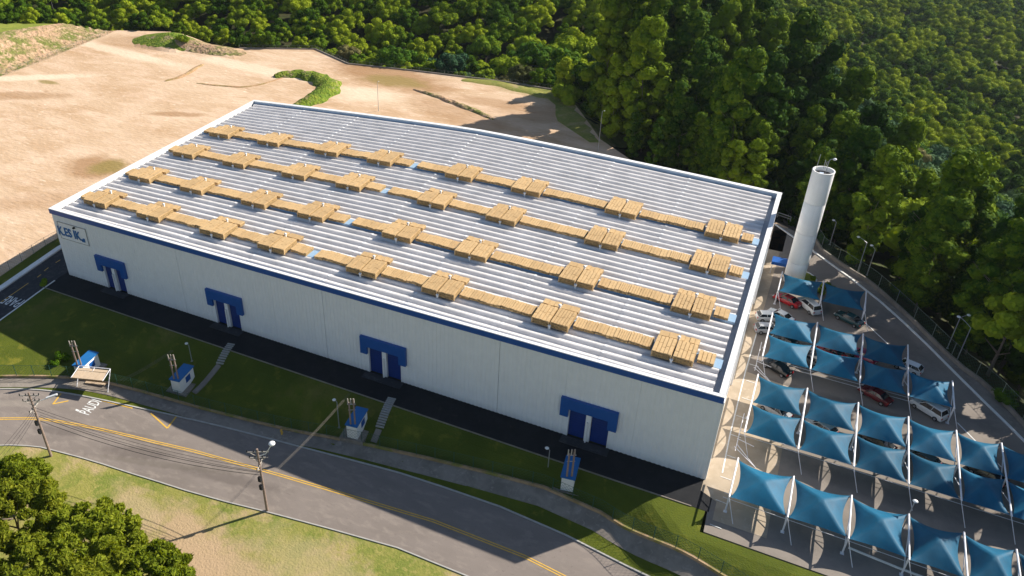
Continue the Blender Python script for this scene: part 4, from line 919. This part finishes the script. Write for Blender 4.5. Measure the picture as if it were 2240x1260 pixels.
# transformer huts with twin poles
def hut(label, p, rz, big=True, pl=None):
    t = thing('transformer_hut', label, 'utility hut', p, rz, 'transformer huts on the lawn')
    mb = MB(); mb.box(-2.2, 2.2, -1.6, 1.8, -.8, .12); mb.build('slab', MT['walk'], t)
    mb = MB(); mb.prism([(-1.9, -.75), (1.7, -.75), (1.7, .75), (-1.9, .75)], .12, 2.35); mb.build('wall', MT['tank'], t)
    mb = MB(); mb.prism([(-2.05, -.9), (1.85, -.9), (1.85, .9), (-2.05, .9)], 2.352, 2.5); mb.build('roof', MT['hutblue'], t)
    mb = MB(); mb.box(-.4, .7, -.80, -.755, .9, 1.9); mb.build('vent_panel', MT['blue'], t)
    mb = MB(); mb.box(1.702, 1.75, -.4, .4, .15, 1.95); mb.build('door', MT['capblue'], t)
    tp = thing('twin_poles', label.replace('transformer hut', 'twin poles rising behind hut').split(' with')[0], 'pole', p, rz, 'twin poles at the transformer huts')
    ca, sa = math.cos(R(28.6)-rz), math.sin(R(28.6)-rz); px_, py_ = -1.6, -.1
    for s in (-.3, .3):
        mb = MB(); mb.tube((px_+ca*s, py_+sa*s, -.6), (px_+ca*s, py_+sa*s, 6.6+s), .14, .11, n=8); mb.build('pole', MT['woodpole'], tp)
    mb = MB(); mb.tube((px_-ca*.55, py_-sa*.55, 6.0), (px_+ca*.55, py_+sa*.55, 6.0), .06, n=6); mb.tube((px_-ca*.5, py_-sa*.5, 5.0), (px_+ca*.5, py_+sa*.5, 5.0), .05, n=6)
    mb.build('bracket', MT['steelg'], tp)
    mb = MB()
    for s in (-.45, -.05, .35): mb.tube((px_+ca*s, py_+sa*s, 6.1), (px_+ca*s, py_+sa*s, 6.95), .09, .07, n=6)
    mb.build('insulator', MT['barkp'], tp)
    return t
_h = at(192, 758, 2.0)-at(160, 786, 2.0); hA = math.atan2(_h.y, _h.x)
H1 = at(196, 812); hut('transformer hut with blue roof behind the bus shelter, half in sun', H1, hA)
H2 = at(404, 842); hut('transformer hut with blue roof left of the first stepping path', H2, hA)
H3 = at(783, 940); hut('transformer hut with blue roof left of the second stepping path', H3, hA)
H4 = at(1245, 1052, -1.2); hut('transformer hut with blue roof at the apron below the rightmost dock', H4, hA)
for k in range(3):
    a = H2+Vector((-.9+.2*k, -.2, 6.4)); wire(f'{ORD[k]} cable of three dropping from the second hut poles to the fence', a, at(262+6*k, 850)+Vector((0, 0, 1.5)), .3, .018, MT['cablel'])
    a = H3+Vector((-.9+.14*k, -.2, 6.4)); wire(f'{ORD[k]} pale cable of three from the third hut poles across the street', a, T2+Vector((.8+.14*k, 1.0, -1.5)), .4, .014, MT['cablel'])
# stepping paths
def stepping(label, a, b, n, c, d):
    t = thing('stepping_path', label, 'path', (a.x, a.y, a.z), 0, 'stepping paths on the lawn')
    ax = (b-a).to_2d().normalized(); rz = math.atan2(ax.y, ax.x)-math.pi/2; sm = MB(); sm.box(-.6, .6, -.1, .1, -.25, .17); sm = sm.mesh('step', MT['kerb'])
    for k in range(n): q = a.lerp(b, (k+.5)/n); link('step', sm, t, (q.x-a.x, q.y-a.y, hz(q.x, q.y)-a.z), rz)
    ribbon('path_slab', [c.to_2d(), d.to_2d()], .9, -.1, .1, MT['walk'], t)
stepping('row of grey steps down the lawn between first and second huts', at(507, 752), at(480, 798), 10, at(479, 799), at(424, 860))
stepping('row of grey steps down the lawn right of the third hut', at(858, 871), at(830, 937), 14, at(829, 940), at(817, 968))
# bus shelter
sh0 = at(208, 846); s = thing('bus_shelter', 'tan roofed bus shelter with white frame by the sunlit street', 'bus shelter', sh0)
dx = (at(255, 852).to_2d()-at(160, 838).to_2d()).normalized(); s.rotation_euler = (0, 0, math.atan2(dx.y, dx.x))
mb = MB()
for k in range(4): a = -2.4+k*1.2; mb.box(a+.02, a+1.18, -1.3, .35, 2.5, 2.58)
mb.build('roof_panel', MT['shelter'], s)
mb = MB(); mb.box(-2.4, 2.4, .42, 1.0, 2.55, 2.62); mb.build('rear_panel', MT['shelter'], s)
mb = MB()
for x in (-2.5, 2.5): mb.path([(x, -.9, 0), (x, 1.15, 2.75)], .07); mb.path([(x, 1.15, 2.75), (x, -1.3, 2.5)], .06)
mb.path([(-2.5, 1.15, 2.75), (2.5, 1.15, 2.75)], .07); mb.path([(0, 1.15, 2.75), (0, .3, 2.52)], .05); mb.build('frame', MT['steelw'], s)
mb = MB(); mb.box(-1.6, 1.6, .1, .5, .42, .5); mb.box(-1.4, -1.3, .2, .4, 0, .42); mb.box(1.3, 1.4, .2, .4, 0, .42); mb.build('bench', MT['shelter'], s)
hy = at(617, 952); h_ = thing('fire_hydrant', 'small yellow hydrant post on the shaded sidewalk', 'hydrant', (hy.x, hy.y, hz(hy.x, hy.y)+.18))
mb = MB(); mb.tube((0, 0, 0), (0, 0, .75), .13, n=10); mb.ball((0, 0, .78), .15, 8); mb.tube((-.25, 0, .5), (.25, 0, .5), .07, n=8); mb.build('body', MT['painty'], h_)

# ------------------------------------------------------------------ trees
def foliage(name, puffs, per, leaf, m, seed, core=True, aspect=1.0, droop=0.0, jitter=.55):
    """puffs: array (x,y,z,r); leaves are quads spread over every puff"""
    g_ = np.random.default_rng(seed); P = np.array(puffs); n = len(P)
    cnt = np.maximum(8, (per*(P[:, 3]/P[:, 3].mean())**2)).astype(int); idx = np.repeat(np.arange(n), cnt); N = len(idx)
    d = g_.normal(size=(N, 3)); d[:, 2] = np.abs(d[:, 2])*.9-.35*(g_.random(N) < .5); d /= np.linalg.norm(d, axis=1)[:, None]
    r_ = P[idx, 3]*(.84+.24*g_.random(N)); c_ = P[idx, :3]+d*r_[:, None]*np.array([1, 1, .85])
    nrm = d+g_.normal(size=(N, 3))*jitter; nrm /= np.linalg.norm(nrm, axis=1)[:, None]
    t = np.cross(nrm, g_.normal(size=(N, 3))+np.array([0, 0, droop])); t /= np.linalg.norm(t, axis=1)[:, None]; b = np.cross(nrm, t)
    s_ = leaf*(.6+.8*g_.random(N))[:, None]
    v = np.stack([c_-t*s_*.5*aspect, c_-b*s_*.36, c_+t*s_*.5*aspect, c_+b*s_*.36], 1).reshape(-1, 3); f = np.arange(N*4).reshape(-1, 4)
    V = [v]; F = f.tolist(); off = N*4
    if core:
        for (x, y, z, r) in P:
            mb = MB(); mb.ball((x, y, z), r*.86, 8, 0, .85); a = np.array(mb.v); a[:, :] += g_.normal(size=a.shape)*.07*r; V.append(a); F += [tuple(i+off for i in q) for q in mb.f]; off += len(a)
    me = bpy.data.meshes.new(name); me.from_pydata(np.concatenate(V).tolist(), [], F); me.materials.append(m); me.update(); return me
def crown_broad(seed, rx=4.0, rz_=3.4, zc=7.0, n=30):
    g_ = np.random.default_rng(seed); out = []
    for k in range(n):
        d = g_.normal(size=3); d[2] = abs(d[2])*.9-.25; d /= np.linalg.norm(d); q = g_.uniform(.55, .98)
        out.append((d[0]*rx*q, d[1]*rx*q, zc+d[2]*rz_*q, g_.uniform(.95, 1.75)*rx/4.4))
    out.append((0, 0, zc, rx*.5)); return out
def crown_tall(seed, rx=2.9, h0=5, h1=22, n=46):
    g_ = np.random.default_rng(seed); out = []
    for k in range(n):
        t = (k+g_.random())/n; rad = rx*(math.sin(math.pi*(t*.78+.14))**.75); a = g_.random()*6.283; q = g_.uniform(.35, 1)
        out.append((math.cos(a)*rad*q, math.sin(a)*rad*q, h0+(h1-h0)*t, g_.uniform(.95, 1.7)))
    return out
def trunk_mesh(h, r, m, seed):
    g_ = random.Random(seed); mb = MB(); p = Vector((0, 0, -1)); 
    for k in range(4):
        q = Vector((g_.uniform(-.2, .2)*k*.5, g_.uniform(-.2, .2)*k*.5, h*(k+1)/4)); mb.tube(p, q, r*(1-.2*k), r*(.8-.2*k), n=7); p = q
    for k in range(5):
        z = h*g_.uniform(.45, .95); a = g_.random()*6.28; mb.tube((0, 0, z), (math.cos(a)*h*.25, math.sin(a)*h*.25, z+h*.22), r*.35, r*.12, n=5)
    return mb.mesh('trunk', m)
VAR = {}
VAR['broadleaf'] = [(foliage('crown', crown_broad(s, rx, rz_, zc, int(n*.75)), 105, .52, MT[m], s, jitter=.28), trunk_mesh(zc*.95, .28, MT['bark'], s)) for s, rx, rz_, zc, n, m in
                    ((1, 4.9, 3.0, 7, 30, 'leafA'), (2, 4.2, 3.4, 7.5, 28, 'leafA'), (3, 5.6, 2.8, 7, 36, 'leafA'), (4, 4.1, 2.9, 6.5, 24, 'leafD'), (5, 4.6, 3.8, 8, 32, 'leafC'), (6, 5.2, 3.0, 7.5, 32, 'leafA'), (7, 4.0, 3.8, 8, 28, 'leafD'), (8, 4.4, 3.2, 7, 26, 'leafG'))]
VAR['eucalyptus'] = [(foliage('crown', crown_tall(s, rx, h0, h1, n), 80, .48, MT['leafB'], s, jitter=.3), trunk_mesh(h1*.6, .16, MT['bark'], s)) for s, rx, h0, h1, n in
                     ((21, 3.1, 1.5, 22, 50), (22, 3.6, 2, 24, 56), (23, 2.8, 1.5, 20, 42), (24, 3.3, 1, 19, 44), (25, 3.8, 2.5, 25, 58))]
VAR['cypress'] = [(foliage('crown', crown_tall(s, 2.0, 1.5, 10.5, 30), 60, .42, MT['leafD'], s), trunk_mesh(6, .2, MT['bark'], s)) for s in (31, 32)]
crown_col = bpy.data.collections.new('crown_variants'); C.children.link(crown_col)
srcs = {}
CNAME = {0: 'dark green', 1: 'tall dark green', 2: 'wide dark green', 3: 'yellow green', 4: 'grey green', 5: 'deep green', 6: 'slim yellow green', 7: 'olive brown'}
def tree(kind, vi, x, y, s, rz, label, grp, z=None):
    cm, tm = VAR[kind][vi]; nm = {'broadleaf': 'broadleaf_tree', 'eucalyptus': 'eucalyptus_tree', 'cypress': 'young_tree'}[kind]
    t = thing(nm, label, 'tree', (x, y, (hz(x, y) if z is None else z)-.3), rz, grp); t.scale = (s, s, s*random.uniform(.9, 1.12))
    c_ = link('crown', cm, t); link('trunk', tm, t)
    if (kind, vi) not in srcs: srcs[(kind, vi)] = c_; crown_col.objects.link(c_)
    return t
# candidates over the forest
cand = []
def cells(x0, x1, y0, y1, st):
    for x in np.arange(x0, x1, st):
        for y in np.arange(y0, y1, st): yield x+rng.uniform(-.42, .42)*st, y+rng.uniform(-.42, .42)*st
near = [c_ for c_ in cells(-300, 235, -30, 330, 7.0)]; far = [c_ for c_ in cells(-60, 620, 150, 1000, 8.2)]
near = np.array(near); far = np.array(far)
far = far[(far[:, 0] > 235) | (far[:, 1] > 330)]
PT = np.vstack([near, far]); D = poly_dist(PT, SITE)
keep = (D > 2.0); PT = PT[keep]; D = D[keep]; ZT = hzv(PT)
u_, v_, dd = proj(np.column_stack([PT, ZT+8]))
inv = (u_ > -140) & (u_ < 2380) & (v_ > -190) & (v_ < 1400) & (dd > 10)
sun_side = (D < 60) & (PT[:, 0] > 60) & (PT[:, 0] < 200) & (PT[:, 1] < 140)
k_ = inv | sun_side; PT, D, ZT, dd, u_, v_, inv = PT[k_], D[k_], ZT[k_], dd[k_], u_[k_], v_[k_], inv[k_]
EUC = np.array([(58, 118), (66, 100), (84, 84), (112, 70), (138, 40), (150, 14), (172, 20), (160, 52), (143, 72), (141, 88), (125, 112), (115, 128), (99, 158), (90, 192), (78, 185), (62, 150)], float)
def is_euc(x, y): return poly_dist(np.array([[x, y]]), EUC)[0] < 0
EU = poly_dist(PT, EUC) < 0
order = np.argsort(dd); nb = ne = 0; stuff = []
LIM = {'broadleaf': 235, 'eucalyptus': 150}
for i in order:
    x, y = PT[i]; z = ZT[i]; e = bool(EU[i])
    if e and rng.random() < .12: e = False
    kind = 'eucalyptus' if e else 'broadleaf'
    vi = int(rng.integers(0, len(VAR[kind]))); 
    if kind == 'broadleaf' and vi in (3, 6, 7) and rng.random() < .4: vi = 5
    uu = (x-88)*.923+(y-190)*.384
    s = float(rng.uniform(.8, 1.55))*(.9 if e else 1.0)
    if e and y > 105: s *= 1.18
    if uu > 0 and not e:
        s *= .95
        if rng.random() < .62: vi = 4  # mostly blue-grey leaves past the valley line, haze put into their colour
    if not e and y > 100 and x < 75: s *= .68 if D[i] < 22 else .82
    if D[i] < 6: s *= .75
    if e: s *= .98
    if dd[i] > 420: s *= 1.1
    rz = float(rng.uniform(0, 6.28)); on = inv[i] and -20 < u_[i] < 2260 and -60 < v_[i] < 1300
    cnt = ne if e else nb
    if on and cnt < LIM[kind]:
        if e: ne += 1
        else: nb += 1
        if u_[i] < 400: reg = 'beyond the raised field at top left'
        elif u_[i] < 1000: reg = 'beyond the back edge of the earth lot'
        elif u_[i] < 1500: reg = 'behind the right end of the earth lot'
        elif v_[i] > 560: reg = 'on the slope right of the parking yard'
        else: reg = 'on the slope behind the water tower'
        if e: lab = f'tall dark eucalyptus with {["narrow", "full", "short", "low", "high"][vi]} crown {reg}'; grp = f'eucalyptus trees with {["narrow", "full", "short", "low", "high"][vi]} crowns {reg}'
        else: lab = f'{CNAME[vi]} broadleaf tree in the forest {reg}'; grp = f'{CNAME[vi]} trees {reg}'
        tree(kind, vi, x, y, s, rz, lab, grp)
    else: stuff.append((x, y, z-.3, s, rz, 0 if not e else 1, vi))
for k, (x, y, s) in enumerate([(145, 56, 1.0), (149, 49, 1.1), (150, 40, 1.05), (155, 33, 1.15), (153, 24, 1.0), (161, 20, 1.15), (160, 10, 1.05), (168, 4, 1.1), (141, 62, .9)]):  # eucalypts added to cast shade on the right of the yard
    tree('eucalyptus', k % 5, x, y, s, k*1.3, f'tall eucalyptus added for shade outside the perimeter wall, {ORD[k]} going from the tower end', 'eucalyptus trees added for shade along the perimeter wall')
# make sure every variant exists as a source
for kind in ('broadleaf', 'eucalyptus'):
    for vi in range(len(VAR[kind])):
        if (kind, vi) not in srcs: tree(kind, vi, -40+vi*9, 150+vi*3, 1, 0, f'{kind} tree in the forest beyond the lot', 'spare forest trees')
for k, (px, py, s) in enumerate([(1232, 205, .95), (1268, 205, 1.0), (1300, 225, 1.05), (1325, 232, 1.15), (1350, 225, 1.05), (1372, 240, 1.0), (1395, 215, 1.0), (1418, 218, 1.05), (1448, 212, 1.0)]):
    p = at(px, py, 0); tree('cypress', k % 2, p.x, p.y, s, k, f'slim pale green young tree, {ORD[k]} from the left at the lot corner', 'young trees at the lot corner')
# rest of the forest, one object
sp = bpy.data.meshes.new('forest_canopy'); S = np.array(stuff); sp.from_pydata(S[:, :3].tolist(), [], [])
names = sorted(((k, o) for k, o in srcs.items() if k[0] != 'cypress'), key=lambda q: q[1].name)
# Collection Info orders its children by name
for q in (0,):
    lst = sorted([o for o in crown_col.objects if o], key=lambda o: o.name)
lookup = {}
for k, o in srcs.items(): lookup[('broadleaf', 'eucalyptus', 'cypress').index(k[0]), k[1]] = o
at_i = sp.attributes.new('pick', 'INT', 'POINT'); at_s = sp.attributes.new('size', 'FLOAT', 'POINT'); at_r = sp.attributes.new('turn', 'FLOAT', 'POINT')
lst_names = [o.name for o in lst]
at_i.data.foreach_set('value', [lst_names.index(lookup[int(a), int(b)].name) for a, b in S[:, 5:7]])
at_s.data.foreach_set('value', S[:, 3].tolist()); at_r.data.foreach_set('value', S[:, 4].tolist())
fo = link('forest_canopy', sp); tag(fo, 'dense green forest covering the slopes and valley beyond the site', 'forest', kind='stuff')
ng = bpy.data.node_groups.new('forest_canopy', 'GeometryNodeTree'); ng.interface.new_socket('Geometry', in_out='INPUT', socket_type='NodeSocketGeometry'); ng.interface.new_socket('Geometry', in_out='OUTPUT', socket_type='NodeSocketGeometry')
gi = ng.nodes.new('NodeGroupInput'); go = ng.nodes.new('NodeGroupOutput'); ip = ng.nodes.new('GeometryNodeInstanceOnPoints'); ci = ng.nodes.new('GeometryNodeCollectionInfo')
ci.inputs['Collection'].default_value = crown_col; ci.inputs['Separate Children'].default_value = True; ci.inputs['Reset Children'].default_value = True; ci.transform_space = 'ORIGINAL'
def na(nm, ty): n__ = ng.nodes.new('GeometryNodeInputNamedAttribute'); n__.data_type = ty; n__.inputs['Name'].default_value = nm; return n__.outputs['Attribute']
ng.links.new(gi.outputs[0], ip.inputs['Points']); ng.links.new(ci.outputs[0], ip.inputs['Instance']); ip.inputs['Pick Instance'].default_value = True
ng.links.new(na('pick', 'INT'), ip.inputs['Instance Index']); cx_ = ng.nodes.new('ShaderNodeCombineXYZ'); ng.links.new(na('turn', 'FLOAT'), cx_.inputs[2]); ng.links.new(cx_.outputs[0], ip.inputs['Rotation'])
ng.links.new(na('size', 'FLOAT'), ip.inputs['Scale']); ng.links.new(ip.outputs[0], go.inputs[0])
md = fo.modifiers.new('instances', 'NODES'); md.node_group = ng

# foreground trees at bottom left
def big_tree(label, p, h, rx, seed, n=60, per=230, leaf=.34, m='leafD'):
    n = int(n*2.3); per = int(per*.42)
    
    t = thing('street_tree', label, 'tree', (p.x, p.y, hz(p.x, p.y)-.2)); g_ = np.random.default_rng(seed); pf = []
    for k in range(n):
        d = g_.normal(size=3); d[2] = abs(d[2])*.9-.3; d /= np.linalg.norm(d); q = g_.uniform(.5, 1.0)
        pf.append((d[0]*rx*q, d[1]*rx*q, h*.62+d[2]*h*.36*q, g_.uniform(.32, .85)))
    link('crown', foliage('crown', pf, per, leaf, MT[m], seed, True, 1.9, 2.0, .85), t); link('trunk', trunk_mesh(h*.7, .3, MT['bark'], seed), t); return t
big_tree('large dark leafy tree at the bottom left corner, filling the frame edge', at(55, 1190, 0), 11.0, 5.6, 51, 80, 300, .34, 'leafF')
big_tree('leafy yellow green tree on the verge right of the corner tree', at(205, 1240, 0), 10.0, 6.0, 52, 95, 300, .38, 'leafE')
big_tree('bright tree crown at the left frame edge just below the street', at(40, 1095, 0), 8.0, 4.0, 53, 60, 280, .34, 'leafE')
big_tree('low leafy tree nearest the bottom edge below the verge', at(335, 1290, 0), 8.0, 4.3, 54, 60, 280, .36, 'leafE')
big_tree('dark tree behind others at the very bottom left', at(70, 1330, 0), 10.5, 5.8, 55, 70, 240, .34, 'leafF')
big_tree('mid green tree between the corner tree and the bottom edge', at(190, 1340, 0), 9.5, 5.5, 56, 70, 260, .36, 'leafF')
# shrubs
def shrub(label, p, r_, m='leafD', name='shrub', z0=0.0):
    g_ = np.random.default_rng(int(p.x*7+p.y*13) & 1023); pf = [(g_.uniform(-r_, r_)*.7, g_.uniform(-r_, r_)*.7, r_*.45+g_.uniform(-.2, .25)*r_, r_*g_.uniform(.35, .6)) for _ in range(9)]
    o = link(name, foliage(name, pf, 70, .3*max(.5, min(1.4, r_/1.5)), MT[m], 5), None, (p.x, p.y, hz(p.x, p.y)+z0)); tag(o, label, 'shrub'); return o
shrub('large bright green bush at the right corner of the earth lot', at(1240, 222, 0), 4.0, 'leafD'); shrub('low green bush right beside the large one at lot corner', at(1290, 232, 0), 3.0, 'leafD')
shrub('round yellow green bush on the far side of the roof corner', at(1590, 372, 0)+Vector((0, 0, 0)), 3.2, 'leafD'); shrub('green bush left of the water tower behind the roof', at(1668, 395, 0), 2.4, 'leafD')
shrub('small green bush at the ragged edge behind the roof', at(1640, 400, 0), 1.8, 'leafD')
shrub('thin yellow green shrub beside the first hut on the lawn', at(142, 782), 1.2, 'leafD'); shrub('tiny shrub beside the sunlit part of the lawn', at(120, 800), .8, 'leafD')
shrub('small dark shrub at the side road edge', at(96, 622), .8, 'leafA'); shrub('small round shrub on the planted island', at(1776, 612, 0), .5, 'leafA', z0=.15)
shrub('round green shrub right of the planted island', at(1815, 632, 0), .9, 'leafD'); shrub('round green shrub behind the first sail near the tower', at(1800, 630, 0), .7, 'leafD')
shrub('dark shrub at the top of the scrubby bank', at(62, 42), 2.0, 'leafA'); shrub('grey green shrub on the middle of the scrubby bank', at(130, 62), 3.0, 'leafC'); shrub('small grey shrub lower on the scrubby bank', at(95, 70), 1.8, 'leafC')
shrub('green bush on the mound behind the earth lot', at(405, 92), 1.8, 'leafD'); shrub('dark bush at the right of the mound', at(395, 88), 1.6, 'leafA')
shrub('green bush in the gap beneath the tower sails', at(1790, 640, 0), .9, 'leafD'); shrub('dry yellow shrub at the forest wall on the right', at(2195, 878, 0), 1.5, 'leafD')

# ------------------------------------------------------------------ haze
hzm = bpy.data.materials.new('haze'); hzm.use_nodes = True; hn = hzm.node_tree; hn.nodes.clear(); ho = hn.nodes.new('ShaderNodeOutputMaterial'); pv = hn.nodes.new('ShaderNodeVolumePrincipled')
pv.inputs['Color'].default_value = (.72, .84, 1.0, 1); pv.inputs['Density'].default_value = .00004; pv.inputs['Anisotropy'].default_value = .3; hn.links.new(pv.outputs[0], ho.inputs['Volume'])
hb = MB(); hb.box(-560, 1350, -300, 1950, -112, 84); hob = hb.build('haze', hzm); hob['kind'] = 'stuff'; hob['label'] = 'thin bluish haze over the valley'
